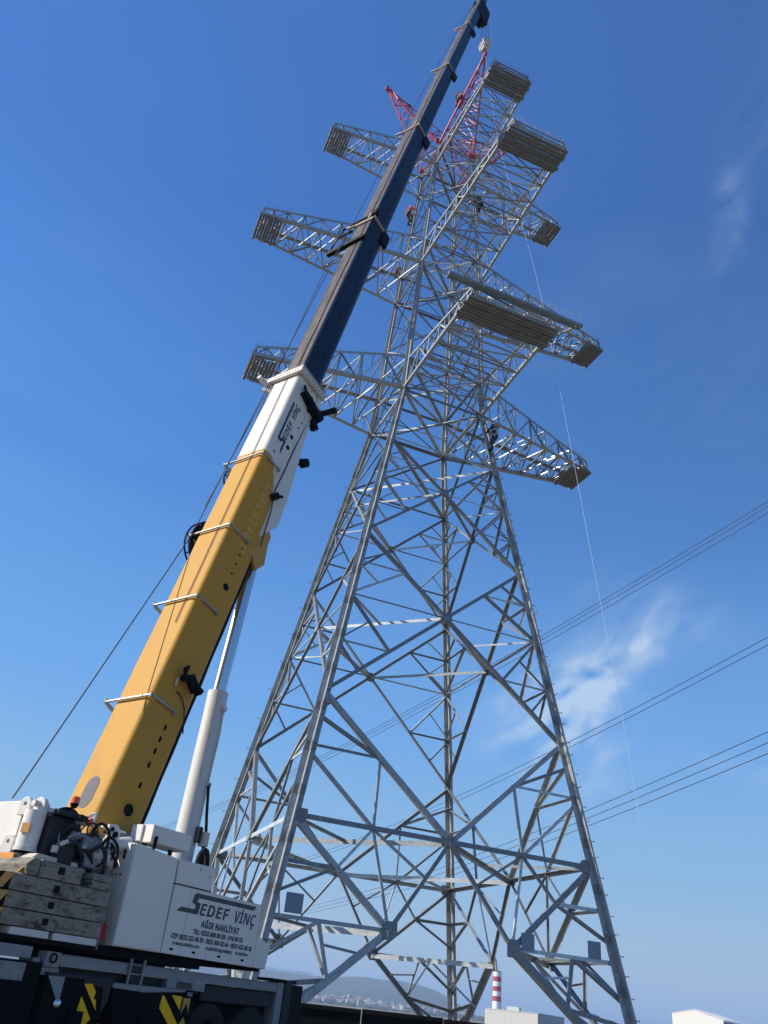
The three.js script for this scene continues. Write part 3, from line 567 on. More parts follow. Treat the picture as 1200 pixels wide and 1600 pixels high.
    for (let i = 0; i < 4; i++) add('pin_hole', rod(at(S[k] + 1.5 + i * 2.1, W[k] / 2 - .004, .05), at(S[k] + 1.5 + i * 2.1, W[k] / 2 + .004, .05), .06, .06, 14), M.blackGloss, sec);
  }
  // collars at the section ends
  const ring = (s, w, dp, hgt, gap) => { // rectangular frame round the boom: back, two sides, belly strap
    const o = [], th = .09; const hw = w / 2 + gap, hd = dp / 2 + gap;
    o.push(plate(at(s, 0, hd), at(s + hgt, 0, hd), n, b, -hw - th, hw + th, 0, th));
    for (const q of [-1, 1]) { o.push(plate(at(s, q * hw, 0), at(s + hgt, q * hw, 0), n.clone().multiplyScalar(q), b, 0, th, -hd * .72, hd - .002)); }
    return o;
  };
  {
    const c = sub('boom_collar', CR); c.userData.label = 'large pale collar at the top of the white section';
    const r0 = ring(S[1] - .28, W[0], W[0] * DK, .20, .02), r1 = ring(S[1] - .02, W[0], W[0] * DK, .10, -.03);
    r0.forEach(g => add('collar_plate', g, M.whiteDirty, c)); r1.forEach(g => add('collar_plate', g, M.tan, c));
    const bl = []; for (let k = 0; k < 11; k++) bl.push(rod(at(S[1] - .2, -.5 + k * .1, W[0] * DK / 2 + .1), at(S[1] - .2, -.5 + k * .1, W[0] * DK / 2 + .13), .014, .014, 8)); for (let k = 0; k < 8; k++) bl.push(rod(at(S[1] - .2, W[0] / 2 + .1, .45 - k * .12), at(S[1] - .2, W[0] / 2 + .15, .45 - k * .12), .015, .015, 8));
    add('bolts', merge(bl), M.tan, c);
    add('rope_guide', merge([bar(at(S[1] - .2, -.62, .62), at(S[1] - .1, -.86, .72), .12, .16), rod(at(S[1] - .1, -.84, .66), at(S[1] - .1, -.84, .9), .07, .07, 12), bar(at(S[1] - .45, -.6, .5), at(S[1] - .4, -.8, .62), .1, .1)]), M.whiteDirty, c);
  }
  for (let k = 1; k <= 4; k++) {
    const c = sub('boom_collar', CR), s = S[k + 1], w = W[k], dp = w * DK, th = .05;
    add('collar_band', merge([plate(at(s - .1, 0, dp / 2), at(s + .06, 0, dp / 2), n, b, -w / 2 - .03, w / 2 + .03, 0, th)]), M.tan, c);
    for (const q of [-1, 1]) {
      add('collar_band', plate(at(s - .1, q * w / 2, 0), at(s + .06, q * w / 2, 0), n.clone().multiplyScalar(q), b, 0, th, -dp * .22, dp / 2 + th - .002), M.tan, c);
      add('bearing_pad', plate(at(s - .75, q * w / 2 * .9, -dp * .30), at(s + .02, q * w / 2 * .9, -dp * .30), n.clone().multiplyScalar(q), b, 0, .13, -.2, .16), M.blackGloss, c);
    }
    add('rope_guide', merge([bar(at(s - .05, -w / 2, dp / 2 + .04), at(s + .02, -w / 2 - .38, dp / 2 + .06), .07, .07), bar(at(s - .5, -w / 2, dp / 2), at(s - .42, -w / 2 - .30, dp / 2 + .02), .05, .05), bar(at(s + .05, w * .2, dp / 2 + .05), at(s + .3, w * .4, dp / 2 + .12), .06, .06)]), M.tan, c);
  }
  { // service frame standing off the second collar
    const s = S[2], w = W[1], f = sub('service_frame', CR), y = W[1] * DK / 2 + .05;
    const P = [at(s + .1, -w / 2 - .55, y), at(s + .25, w / 2, y), at(s - 1.55, w / 2, y), at(s - 1.75, -w / 2 - .75, y)];
    for (let k = 0; k < 4; k++) add('frame_bar', k === 2 ? bar(P[2], P[3], .16, .12) : rod(P[k], P[(k + 1) % 4], k === 0 ? .05 : .022, k === 0 ? .05 : .022, 8), M.blackGloss, f);
    add('camera_box', box(-.1, .1, -.1, .1, -.12, .12, .02).translate(P[1].x, P[1].y, P[1].z), M.blackGloss, f); add('frame_bar', rod(at(s - .5, -w / 2 - .6, y), at(s - .45, -w / 2, y), .05, .05, 8), M.darkSteel, f);
  }
  // guard bars over the base section
  for (const s of [8.79, 11.23, 13.32, 15.82]) {
    const g = sub('guard_bar', CR), hw = W[0] / 2, hd = W[0] * DK / 2;
    add('bar', bar(at(s - .02, -hw - .24, hd + .05), at(s, hw + .02, hd + .05), .032, .04, b), M.galv, g); add('bar', bar(at(s, hw + .04, hd + .05), at(s + .02, hw + .05, hd - .62), .032, .04, n), M.galv, g);
    add('bar', bar(at(s - .03, -hw - .22, hd + .03), at(s - .2, -hw - .02, hd - .22), .05, .06, n), M.galv, g);
    for (const [x, y] of [[hw + .04, hd + .04], [hw + .045, hd - .62], [-hw - .22, hd + .05]]) add('clamp', box(-.03, .03, -.04, .04, -.03, .03, .008).translate(...at(s, x, y).toArray()), M.galvOld, g);
  }
  // side fittings of the base section
  const sideX = W[0] / 2;
  const disc = (s, y, r, mat, nm, x = sideX) => add(nm, rod(at(s, x - .02, y), at(s, x + .008, y), r, r, 24), mat, b0);
  for (const [s, y] of [[8.45, 0], [8.2, 0], [7.95, 0], [7.67, 0], [7.26, 0]]) add('slot', plate(at(s - .055, sideX, y), at(s + .055, sideX, y), n, b, -.01, .006, -.028, .028), M.blackGloss, b0);
  for (const [s, y] of [[12.35, .01], [12.63, .01], [12.9, .01], [13.1, .02], [16.2, .33], [17.6, -.08], [17.85, -.12], [18.1, -.2]]) disc(s, y, .028, M.blackGloss, 'pin_hole');
  disc(11.95, .01, .085, M.blackGloss, 'pin_hole'); disc(6.78, .02, .11, M.blackGloss, 'pin_hole'); disc(16.72, -.02, .065, M.blackGloss, 'pin_hole'); disc(17.12, .0, .065, M.blackGloss, 'pin_hole');
  for (const s of [6.78]) { const e = new THREE.TorusGeometry(.17, .008, 6, 32); e.applyQuaternion(new THREE.Quaternion().setFromUnitVectors(V(0, 0, 1), n)); e.translate(...at(s, sideX + .003, .02).toArray()); add('weld_ring', e.toNonIndexed(), M.ochre, b0); }
  { // grey anti-slip patch on the back
    const sh = new THREE.Shape(); const hw = .17, hl = .30; sh.absarc(0, hl - hw, hw, 0, Math.PI); sh.absarc(0, -hl + hw, hw, Math.PI, 2 * Math.PI); sh.closePath();
    const g = new THREE.ExtrudeGeometry(sh, { depth: .006, bevelEnabled: false, curveSegments: 20 }); g.applyMatrix4(new THREE.Matrix4().makeBasis(n, a, b)); g.translate(...at(6.86, .02, W[0] * DK / 2 + .001).toArray());
    add('grip_patch', uvm(g.index ? g.toNonIndexed() : g), std({ map: wearMap([.16, .145, .15], [.26, .22, .2], .5, 3, 8), roughness: .95 }), b0);
  }
  add('edge_hose', tube(Array.from({ length: 12 }, (_, i) => at(6.2 + i * .72, .30, -W[0] * DK * .455 - (i % 2) * .012)), .035, 8), M.rubber, b0);
  add('back_rope', tube(Array.from({ length: 20 }, (_, i) => at(10.6 + i * .463, .22 - .008 * i, W[0] * DK / 2 + .022)), .010, 6), M.rope, b0);
  { // lamp cluster on the side
    const g = sub('boom_lamp', CR), p = (s, x, y) => at(s, sideX + x, y);
    add('bracket', merge([bar(p(9.5, 0, .1), p(9.5, .22, .1), .1, .1), bar(p(9.42, .1, .16), p(9.75, .12, .16), .06, .05), rod(p(9.62, .1, .2), p(9.62, .2, .28), .035, .03, 10)]), M.blackGloss, g);
    add('lamp_body', merge([bar(p(9.56, .16, .08), p(9.34, .2, -.2), .16, .15), bar(p(9.42, .18, -.12), p(9.36, .22, -.3), .22, .10)]), M.blackGloss, g);
    add('cable', tube([p(9.2, .02, .1), p(9.15, .03, -.05), p(9.0, .03, -.22), p(8.75, 0, -.38), p(8.6, -.05, -.5)], .014, 6), M.rope, g);
    add('hose_tag', bar(p(9.25, .05, .22), p(9.42, .05, .24), .05, .03), M.cream, g);
  }
  // lettering on the white end and faded letters on the yellow
  const lettering = (s0, s1, y, hgt, mat, nm, lab) => {
    const g = new THREE.PlaneGeometry(s1 - s0, hgt, 16, 1), gp = g.attributes.position; for (let i = 0; i < gp.count; i++) { const q = at((s0 + s1) / 2 + gp.getX(i), sideX + .004, y + gp.getY(i)); gp.setXYZ(i, q.x, q.y, q.z); } g.computeVertexNormals(); const m = add(nm, g, mat, b0, lab); m.castShadow = false; return m;
  };
  lettering(16.3, 18.3, .24, .42, letterMat(1024, 256, new THREE.Color(.02, .028, .04), (x, w, h) => logo(x, 10, 20, w - 60, h - 60)), 'lettering', 'dark company lettering running up the white section');
  lettering(12.95, 15.3, .03, .5, letterMat(1024, 220, new THREE.Color(.62, .33, .03), (x, w, h) => { x.font = 'bold 190px sans-serif'; const m = x.measureText('aertssen').width; x.scale(w * .98 / m, 1); x.globalAlpha = .17; x.fillText('aertssen', 0, 160); }), 'faded_lettering', 'ghost of removed lettering on the yellow paint');
  add('control_cable', tube([at(18.3, sideX + .01, -.30), at(17, sideX + .01, -.24), at(16, sideX + .01, -.22), at(15.1, sideX + .01, -.2), at(14.7, sideX + .02, -.30), at(14.1, sideX + .01, -.38), at(13.6, sideX, -.46)], .016, 6), M.rope, b0);
  add('sensor_box', merge([bar(at(14.95, sideX, -.16), at(15.1, sideX + .14, -.26), .12, .14), bar(at(15.05, sideX + .05, -.2), at(15.2, sideX + .1, -.42), .06, .06)]), M.blackGloss, b0);
  // white belly housing and yellow ears holding the lifting ram
  const HS = sub('ram_bracket', CR);
  add('belly_housing', prism([[13.7, -.40], [14.5, -.86], [15.5, -.84], [17.1, -.66], [18.6, -.55], [18.6, -.35], [13.7, -.3]], -.40, .40, .05).applyMatrix4(new THREE.Matrix4().makeBasis(a, b, n)).translate(...cen(0).toArray()), M.white, HS);
  for (const q of [-.33, .33]) add('ear_plate', prism([[13.3, -.42], [14.1, -.42], [14.3, -.52], [14.1, -.80], [13.85, -.80], [13.3, -.92], [13.0, -.74]], q - .05, q + .05, .015).applyMatrix4(new THREE.Matrix4().makeBasis(a, b, n)).translate(...cen(0).toArray()), M.boomYellow, HS);
  { // black carrier bracket under the collar
    const g = sub('boom_rest_bracket', CR);
    add('bracket_body', merge([bar(at(18.72, sideX + .03, .30), at(18.55, sideX + .10, -.15), .2, .2, a), bar(at(18.5, sideX + .07, -.1), at(18.38, sideX + .10, -.58), .30, .2, a), bar(at(18.25, sideX + .05, -.38), at(18.02, sideX + .07, -.58), .18, .15, a), rod(at(18.85, sideX + .06, .26), at(18.95, sideX + .08, .36), .05, .03, 8), rod(at(18.6, sideX + .08, .1), at(18.75, sideX + .14, .0), .05, .05, 8)]), M.blackGloss, g);
    add('bracket_arm', bar(at(18.6, sideX + .10, -.5), at(19.12, sideX + .16, -.82), .13, .15, a), M.black, g); add('bracket_roller', rod(at(19.15, sideX + .06, -.85), at(19.15, sideX + .26, -.85), .08, .10, 16), M.blackGloss, g);
  }
  { const g = sub('floodlight', CR); add('stem', rod(at(16.8, .25, -.56), at(16.95, .3, -.86), .025, .025, 8), M.blackGloss, g); add('lamp_head', rod(at(17.12, .2, -.90), at(17.12, .40, -.95), .14, .12, 20), M.blackGloss, g); }
  // hose reels on the far side
  for (const [s, r, x, y] of [[13.35, .66, -.68, .05], [15.6, .33, -.66, .18]]) {
    const g = sub('hose_reel', CR), t = (R_, r_) => { const k = new THREE.TorusGeometry(R_, r_, 8, 48); k.applyQuaternion(new THREE.Quaternion().setFromUnitVectors(V(0, 0, 1), n)); return k; };
    for (const dx of [-.1, .1]) { add('rim', t(r, .022).translate(...at(s, x + dx, y).toArray()).toNonIndexed(), M.blackGloss, g); const sp = []; for (let k = 0; k < 8; k++) { const th = k * Math.PI / 4; sp.push(rod(at(s, x + dx, y), at(s + Math.cos(th) * r, x + dx, y + Math.sin(th) * r), .018, .018, 6)); } add('spokes', merge(sp), M.blackGloss, g); }
    add('reel_disc', rod(at(s, x - .03, y), at(s, x + .03, y), r * .93, r * .93, 48), M.black, g);
    const hg = []; for (let k = 0; k < 6; k++) hg.push(t(r * (.3 + .1 * k), .05).translate(...at(s, x, y).toArray()).toNonIndexed()); add('coiled_hose', merge(hg), M.rubber, g);
    add('hub', rod(at(s, x - .12, y), at(s, x + .2, y), r * .25, r * .25, 20), r < .5 ? M.greySteel : M.blackGloss, g);
  }
  // boom head
  { const g = sub('boom_head', CR); const w = W[5] / 2, s = 62.2;
    for (const q of [-1, 1]) add('cheek_plate', prism([[s - .1, .26], [s + 2.3, .3], [s + 2.3, -.9], [s + .3, -.98], [s - .2, -.5]], q * w - .03, q * w + .03, .01).applyMatrix4(new THREE.Matrix4().makeBasis(a, b, n)).translate(...cen(s).addScaledVector(a, -s).toArray()), M.blackGloss, g);
    for (let k = -2; k <= 2; k++) add('sheave', rod(at(s + 1, k * .09 - .03, -.8), at(s + 1, k * .09 + .03, -.8), .3, .3, 28), M.darkSteel, g); }
  const headPt = at(63.2, 0, -1.1);
  // lifting ram
  const lower = V(2.18, 2.35, 0), bt2 = V(2.265, 7.23, 0), rt = at(13.55, 0, -.82);
  add('ram_barrel', merge([rod(lower, bt2, .235, .215, 40), rod(bt2.clone().add(V(0, -.45, 0)), bt2,   .225, .225, 40)]), M.ramWhite, CR, 'thick off-white barrel of the lifting ram');
  add('ram_rod', rod(bt2, rt, .152, .152, 40), M.chrome, CR, 'polished steel rod of the lifting ram');
  { const g = sub('ram_hoses', CR);
    add('pipe', tube([V(2.28, 6.85, .24), V(2.3, 6.4, .26), V(2.28, 5.6, .25), V(2.27, 5.25, .25)], .016, 6), M.cream, g); add('clip', box(2.22, 2.36, 6.8, 6.9, .2, .28, .01), M.whiteDirty, g); add('clip', box(2.22, 2.34, 5.2, 5.28, .2, .29, .01), M.whiteDirty, g);
    add('hose', tube([V(2.27, 5.25, .27), V(2.35, 4.7, .3), V(2.42, 4.3, .32), V(2.42, 3.8, .32), V(2.45, 3.2, .3)], .03, 8), M.rubber, g); add('hose', tube([V(2.40, 3.9, .42), V(2.42, 3.6, .45), V(2.44, 3.2, .45)], .055, 8), M.rubber, g);
    add('hose', tube([V(2.30, 3.3, .6), V(2.29, 3.75, .62), V(2.20, 3.95, .62), V(2.08, 3.85, .62), V(2.02, 3.3, .62)], .055, 10), M.rubber, g);
    add('valve_box', box(2.3, 2.45, 4.05, 4.32, .26, .42, .015), M.cream, g); add('valve_block', box(2.2, 2.32, 4.1, 4.4, .24, .34, .02), M.darkSteel, g); }
  // hoist ropes along the boom
  const rp = (pts, r = .016) => add('hoist_rope', merge(pts.slice(1).map((p, i) => rod(pts[i], p, r, r, 8))), M.rope, CR);
  rp([V(-1.86, 4.0, 0), at(13.3, -.61, .68), at(18.89, -.52, .7), at(24.34, -.42, .7), at(29.3, -.5, .6)], .014); rp([at(14.25, -.70, .65), at(18.71, -.45, .68), at(25.04, -.61, .68), at(29.4, -.5, .6)], .011);
  rp([at(29.3, -.5, .6), at(38.8, -.6, .5), at(48.4, -.5, .45), at(57.4, -.4, .4), at(63.4, -.1, .4)], .012);
  rp([at(15.6, -.78, .3), at(18.9, -.6, .55)], .012);
  CR.userData.headWorld = headPt.clone().applyMatrix4(CR.matrixWorld);

  // ---- upper works
  const up = CR;
  add('pivot_post', merge([prism([[-1.1, 2.05], [1.0, 2.05], [.55, 3.0], [.2, 3.55], [-.75, 3.6], [-1.0, 3.1]], .56, .68, .02), prism([[-1.1, 2.05], [1.0, 2.05], [.55, 3.0], [.2, 3.55], [-.75, 3.6], [-1.0, 3.1]], -.68, -.56, .02)]), M.white, up);
  add('pivot_pin', rod(V(-.28, 3.05, -.9), V(-.28, 3.05, .9), .16, .16, 24), M.greySteel, up);
  { const g = sub('machinery_cabinet', up);
    add('cabinet_body', prism([[-.18, 2.09], [.885, 2.09], [.85, 3.56], [-.18, 3.63]], .25, 1.31, .03), M.whiteClean, g);
    add('door_handle', box(-.2, -.183, 3.38, 3.52, 1.06, 1.10, 0), M.blackGloss, g); add('bolt', box(-.2, -.183, 3.12, 3.145, .98, 1.0, 0), M.blackGloss, g); add('bolt', box(-.2, -.183, 3.12, 3.145, 1.08, 1.1, 0), M.blackGloss, g);
    add('hood', prism([[.91, 3.175], [1.85, 3.175], [1.84, 3.575], [.875, 3.555]], .3, 1.305, .015), M.whiteClean, g);
    for (const x of [1.45, 1.72]) add('bolt', rod(V(x, 3.48 - (x - 1.45) * .3, 1.303), V(x, 3.48 - (x - 1.45) * .3, 1.312), .014, .014, 8), M.blackGloss, g);
    const xs = [.90, 1.345, 2.02, 2.69, 3.345]; const yt = x => 3.155;
    for (let k = 0; k < 4; k++) { add('door_panel', box(xs[k] + .005, xs[k + 1] - .005, 2.095 - k * .004, yt(xs[k]), 1.20, 1.30, .006), M.whiteClean, g); add('latch', box((xs[k] + xs[k + 1]) / 2 - .04, (xs[k] + xs[k + 1]) / 2 + .04, 2.155, 2.19, 1.2985, 1.306, .004), M.blackGloss, g); }
    add('cabinet_core', box(.9, 3.33, 2.11, 3.13, .35, 1.195, 0), M.darkSteel, g);
    add('gap_seal', box(.92, 1.86, 3.157, 3.174, 1.0, 1.29, 0), M.blackGloss, g);
    add('nose_panel', prism([[3.355, 2.08], [3.74, 2.08], [3.80, 2.50], [3.355, 2.62]], .5, 1.30, .02), M.whiteClean, g);
    const sg = new THREE.PlaneGeometry(2.26, .98); sg.translate((1.02 + 3.28) / 2, 2.64, 1.3035);
    const sm = letterMat(2048, 888, new THREE.Color(.028, .042, .05), (x, w, h) => {
      logo(x, 30, 30, w - 110, 330);
      x.font = 'bold 118px sans-serif'; const put = (s, cx, y, wd, f) => { x.font = f; const m = x.measureText(s).width; x.save(); x.translate(cx - wd / 2, y); x.scale(wd / m, 1); x.lineWidth = 4; x.fillText(s, 0, 0); x.strokeText(s, 0, 0); x.restore(); };
      put('AĞIR NAKLİYAT', 1130, 500, 960, 'bold 130px sans-serif'); put('TEL: 0232 600 00 88 - 616 00 55', 1120, 610, 1240, 'bold 92px sans-serif'); put('CEP: 0532 322 40 35 - 0532 604 82 64 - 0533 432 68 38', 1020, 714, 1980, 'bold 92px sans-serif');
      put('www.sedefvinc.com', 430, 800, 560, '64px sans-serif'); put('sedefvincagirnakliyat', 1210, 800, 580, '64px sans-serif'); put('Sedefvinc', 1800, 800, 270, '64px sans-serif');
      x.fillRect(96, 760, 34, 40); x.fillRect(866, 760, 34, 40); x.fillRect(1606, 758, 36, 42);
    });
    const o = add('sign_lettering', sg, sm, g, 'dark company sign and phone numbers on the white doors'); o.castShadow = false; }
  { const g = sub('engine_cover', up); add('cover', prism([[.10, 3.70], [1.06, 3.70], [1.06, 3.985], [.10, 3.985]], .80, 1.31, .015), M.whiteClean, g); add('cover', box(.06, .1, 3.71, 3.98, .82, 1.08, .006), M.white, g);
    add('stay', box(.2, .26, 3.56, 3.7, 1.0, 1.06, 0), M.darkSteel, g); add('stay', box(.85, .9, 3.55, 3.7, 1.0, 1.06, 0), M.darkSteel, g); add('stay', rod(V(.18, 3.60, 1.33), V(.20, 3.80, 1.33), .035, .03, 10), M.blackGloss, g); }
  // slewing ring and dark underside
  add('slewing_ring', merge([new THREE.CylinderGeometry(1.15, 1.15, .22, 48).toNonIndexed().translate(.75, 1.93, 0)]), M.black, up);
  add('under_frame', merge([box(-.9, 2.0, 1.93, 2.075, -1.2, 1.22, .01), box(-2.6, 3.75, 2.03, 2.09, -.9, 1.15, .01)]), M.black, up);
  // counterweight: a stack of worn plates across the rear
  { const rows = [[2.805, 2.59], [2.578, 2.372], [2.360, 2.152]]; let k = 0;
    for (const [y1, y0] of rows) {
      const g = add('counterweight_plate', box(-2.42, -.56 + (k % 2) * .012, y0, y1, -1.4, 1.4, .012), M.slab, up); g.geometry.translate(0, 0, 0);
      add('recess', box(-1.6 - k * .02 - .055, -1.6 - k * .02 + .055, y0 + .06, y1 - .055, 1.395, 1.402, 0), M.blackGloss, g);
      add('chamfer', prism([[-2.42, 1.4], [-2.41, 1.4], [-2.85, .95], [-2.85, -1.4], [-2.42, -1.4]], -y1, -y0, .006).applyMatrix4(new THREE.Matrix4().set(1, 0, 0, 0, 0, 0, -1, 0, 0, 1, 0, 0, 0, 0, 0, 1)), M.black, g);
      for (let q = 0; q < 2; q++) add('warning_stripe', plate(V(-2.48 - q * .2, y0 + .01, 1.345 - q * .205), V(-2.40 - q * .2, y1 - .01, 1.425 - q * .205), V(-.69, 0, -.72), V(.72, 0, -.69).negate(), 0, .13, -.002, .006), M.ochre, g);
      k++;
    }
    const tb = add('counterweight_plate', box(-1.98, -1.2, 2.815, 3.05, -1.3, 1.4, .012), M.slab, up); add('recess', box(-1.66, -1.54, 2.9, 3.0, 1.395, 1.402, 0), M.blackGloss, tb);
    add('counterweight_plate', prism([[-2.18, 2.82], [-1.99, 2.82], [-1.99, 3.04], [-2.1, 3.06], [-2.22, 2.95]], .5, 1.38, .01), M.slab, up);
    add('counterweight_plate', box(-.98, -.585, 2.815, 2.925, .6, 1.39, .012), M.slab, up); add('counterweight_plate', box(-.97, -.59, 2.932, 3.03, .62, 1.385, .012), M.slab, up);
    add('base_rail', box(-2.18, -1.5, 2.045, 2.142, -1.3, 1.385, .008), M.whiteDirty, up); add('base_rail', box(-1.42, -.58, 2.045, 2.142, -1.3, 1.385, .008), M.whiteDirty, up); add('base_beam', box(-2.7, -.5, 1.98, 2.044, -1.2, 1.37, .006), M.black, up);
    add('red_flag', prism([[-.56, 2.16], [-.40, 2.12], [-.46, 2.25], [-.42, 2.32], [-.50, 2.42], [-.56, 2.2]], 1.36, 1.372, .002), M.redFlag, up, 'small dark red rag hanging at the end of the weights');
    add('rag_pole', rod(V(-.575, 2.0, 1.4), V(-.565, 2.16, 1.4), .01, .01, 6), M.greySteel, up);
    add('warning_panel', box(-2.12, -2.10, 2.84, 3.12, .1, .86, .004), std({ color: new THREE.Color(.62, .25, .03), roughness: .5 }), up, 'orange and black warning board at the rear corner');
    add('warning_panel', merge([plate(V(-2.12, 2.83, 1.28), V(-1.95, 3.02, 1.28), V(-1, 0, 0), V(0, 0, 1), 0, .16, 0, .02)]), M.ochre, up); }
  // winch frame: bright box at the left, ram cylinder, lugs and hydraulic clutter
  add('winch_frame', box(-1.95, -1.3, 3.22, 3.93, -.9, .52, .02), M.white, up, 'large white winch frame panel catching the sun'); add('frame_skirt', box(-1.93, -1.3, 3.13, 3.215, -.9, .48, .01), M.cream, up);
  { const g = sub('ballast_ram', up); const cx = -1.9, cz = .78;
    add('cylinder', new THREE.CylinderGeometry(.165, .165, .60, 32).toNonIndexed().translate(cx, 3.47, cz), M.white, g); add('cylinder_cap', new THREE.CylinderGeometry(.178, .178, .06, 32).toNonIndexed().translate(cx, 3.2, cz), M.whiteDirty, g);
    add('foot', new THREE.SphereGeometry(.2, 28, 12, 0, 2 * Math.PI, 0, Math.PI / 2).toNonIndexed().scale(1, .75, 1).translate(cx, 3.03, cz), M.darkSteel, g); add('foot', new THREE.CylinderGeometry(.2, .2, .06, 28).toNonIndexed().translate(cx, 3.0, cz), M.black, g);
    const lug = (x, y, z, r) => { const s = new THREE.Shape(); s.moveTo(-r, -r * 1.6); s.lineTo(r, -r * 1.6); s.lineTo(r, 0); s.absarc(0, 0, r, 0, Math.PI); s.lineTo(-r, -r * 1.6); const h = new THREE.Path(); h.absarc(0, 0, r * .38, 0, 2 * Math.PI, true); s.holes.push(h); const q = new THREE.ExtrudeGeometry(s, { depth: .07, bevelEnabled: true, bevelSize: .008, bevelThickness: .008, bevelSegments: 2, curveSegments: 20 }); q.rotateY(-Math.PI / 2 + .2); q.translate(x, y, z); return q.index ? q.toNonIndexed() : q; };
    add('lug', lug(cx - .05, 3.86, cz - .18, .10), M.white, g); add('lug', lug(cx + .02, 3.86, cz + .08, .10), M.white, g); add('lug_pin', rod(V(cx - .16, 3.86, cz + .08), V(cx + .12, 3.86, cz + .08), .05, .05, 16), M.whiteDirty, g);
    add('lug', lug(cx - .06, 3.30, cz - .30, .10), M.white, g); add('maker_plate', plate(V(cx - .155, 3.42, cz + .08), V(cx - .155, 3.56, cz + .08), V(.35, 0, .94).normalize(), V(-.94, 0, .35).normalize(), -.07, .07, .0, .012), M.ochre, g); }
  { const g = sub('hydraulic_gear', up); let q = 0; const R2 = () => { q = (q * 9301 + 49297) % 233280; return q / 233280; };
    add('gear_housing', merge([box(-1.75, -1.15, 3.05, 3.75, .1, 1.0, .06), box(-1.6, -1.3, 3.05, 3.35, .9, 1.22, .05)]), M.darkSteel, g);
    add('winch_drum', merge([rod(V(-1.42, 3.62, .5), V(-1.42, 3.62, .9), .24, .24, 32), rod(V(-1.42, 3.62, .9), V(-1.42, 3.62, .95), .31, .31, 32)]), M.black, g);
    for (let k = 0; k < 12; k++) { const x = -1.7 + .9 * R2(), y = 3.15 + .5 * R2(), z = .8 + .4 * R2(); add('hose', tube([V(x, y, z), V(x + .1 * R2(), y + .15, z + .14), V(x + .25, y + .1 * R2(), z + .12), V(x + .4, y - .15 - .15 * R2(), z)], .02 + .015 * R2(), 8), k % 3 ? M.rubber : M.darkSteel, g); }
    for (let k = 0; k < 8; k++) { const x = -1.6 + .6 * R2(), y = 3.1 + .55 * R2(), z = 1.0 + .2 * R2(); add('fitting', rod(V(x, y, z), V(x + .04, y + .06, z + .1), .03, .035, 10), k % 2 ? M.greySteel : M.whiteDirty, g); }
    add('motor', rod(V(-1.0, 3.32, 1.0), V(-.4, 3.30, 1.02), .15, .15, 28), M.whiteDirty, g); add('motor', rod(V(-.55, 3.5, .9), V(-.05, 3.62, .95), .13, .13, 28), M.whiteDirty, g); add('motor', rod(V(-.2, 3.72, .7), V(.12, 3.76, .72), .10, .10, 24), M.greySteel, g);
    add('cover_plate', prism([[-2.05, 3.06], [-1.15, 3.06], [-1.2, 3.13], [-1.95, 3.14]], .4, 1.2, .01), M.cream, g);
    const br = new THREE.Shape([[0, 0], [.46, .02], [.46, .22], [.36, .2], [.30, -.02], [.22, -.14], [.12, -.02]].map(p => new THREE.Vector2(p[0], p[1] + .15)));
    for (const cx of [.13, .33]) { const h = new THREE.Path(); h.absarc(cx, .21, .045, 0, 2 * Math.PI, true); br.holes.push(h); }
    const bg = new THREE.ExtrudeGeometry(br, { depth: .05, bevelEnabled: true, bevelSize: .008, bevelThickness: .008, bevelSegments: 1, curveSegments: 14 }); bg.rotateY(-1.1); bg.translate(-1.22, 3.55, .72); add('eye_bracket', bg.index ? bg.toNonIndexed() : bg, M.white, g);
    add('clamp_strip', box(-.6, -.1, 3.80, 3.84, .7, .8, .01).rotateZ(-.02), M.white, g); add('crossbar', box(-1.75, -1.15, 3.76, 3.84, 1.0, 1.12, .01), M.darkSteel, g); add('tail_lamp', box(-1.12, -.98, 3.72, 3.83, 1.0, 1.14, .02), M.amber, g);
    for (let k = 0; k < 16; k++) { const x = -1.72 + 1.1 * R2(), y = 3.12 + .62 * R2(), z = .95 + .26 * R2(), w = .03 + .06 * R2(); add('valve', box(x, x + w, y, y + w * (.6 + R2()), z, z + w, .008), [M.greySteel, M.darkSteel, M.blackGloss, M.whiteDirty, M.black][k % 5], g); }
    for (let k = 0; k < 9; k++) { const x = -1.65 + 1.2 * R2(), y = 3.2 + .45 * R2(); add('pipe', tube([V(x, y, 1.06), V(x + .12 * (R2() - .5), y - .12, 1.16), V(x + .22 * (R2() - .3), y - .28, 1.14), V(x + .3 * (R2() - .3), y - .34, 1.0)], .012 + .01 * R2(), 6), k % 2 ? M.rubber : M.greySteel, g); }
    add('lug_plate', prism([[-.62, 3.5], [-.35, 3.5], [-.35, 3.78], [-.45, 3.86], [-.62, 3.84]], .98, 1.04, .012), M.white, g); add('lug_pin', rod(V(-.47, 3.70, 1.03), V(-.47, 3.70, 1.07), .05, .05, 16), M.blackGloss, g); add('lug_pin', rod(V(-.56, 3.77, 1.03), V(-.56, 3.77, 1.07), .035, .035, 16), M.blackGloss, g);
    add('drive_box', box(-1.15, -.75, 3.1, 3.6, .9, 1.15, .05), M.greySteel, g); add('hand_wheel', new THREE.TorusGeometry(.1, .012, 8, 28).toNonIndexed().translate(-1.05, 3.66, 1.16), M.darkSteel, g); }
  { const g = sub('warning_beacon', up); add('lens', merge([new THREE.CylinderGeometry(.062, .068, .10, 24).toNonIndexed().translate(-1.42, 4.03, 1.02), new THREE.SphereGeometry(.062, 20, 8, 0, 6.2832, 0, 1.5708).toNonIndexed().scale(1, .35, 1).translate(-1.42, 4.08, 1.02)]), M.amber, g); add('base', new THREE.CylinderGeometry(.07, .05, .06, 24).toNonIndexed().translate(-1.42, 3.955, 1.02), M.blackGloss, g); add('stem', rod(V(-1.42, 3.83, 1.02), V(-1.42, 3.93, 1.02), .018, .018, 8), M.blackGloss, g); }
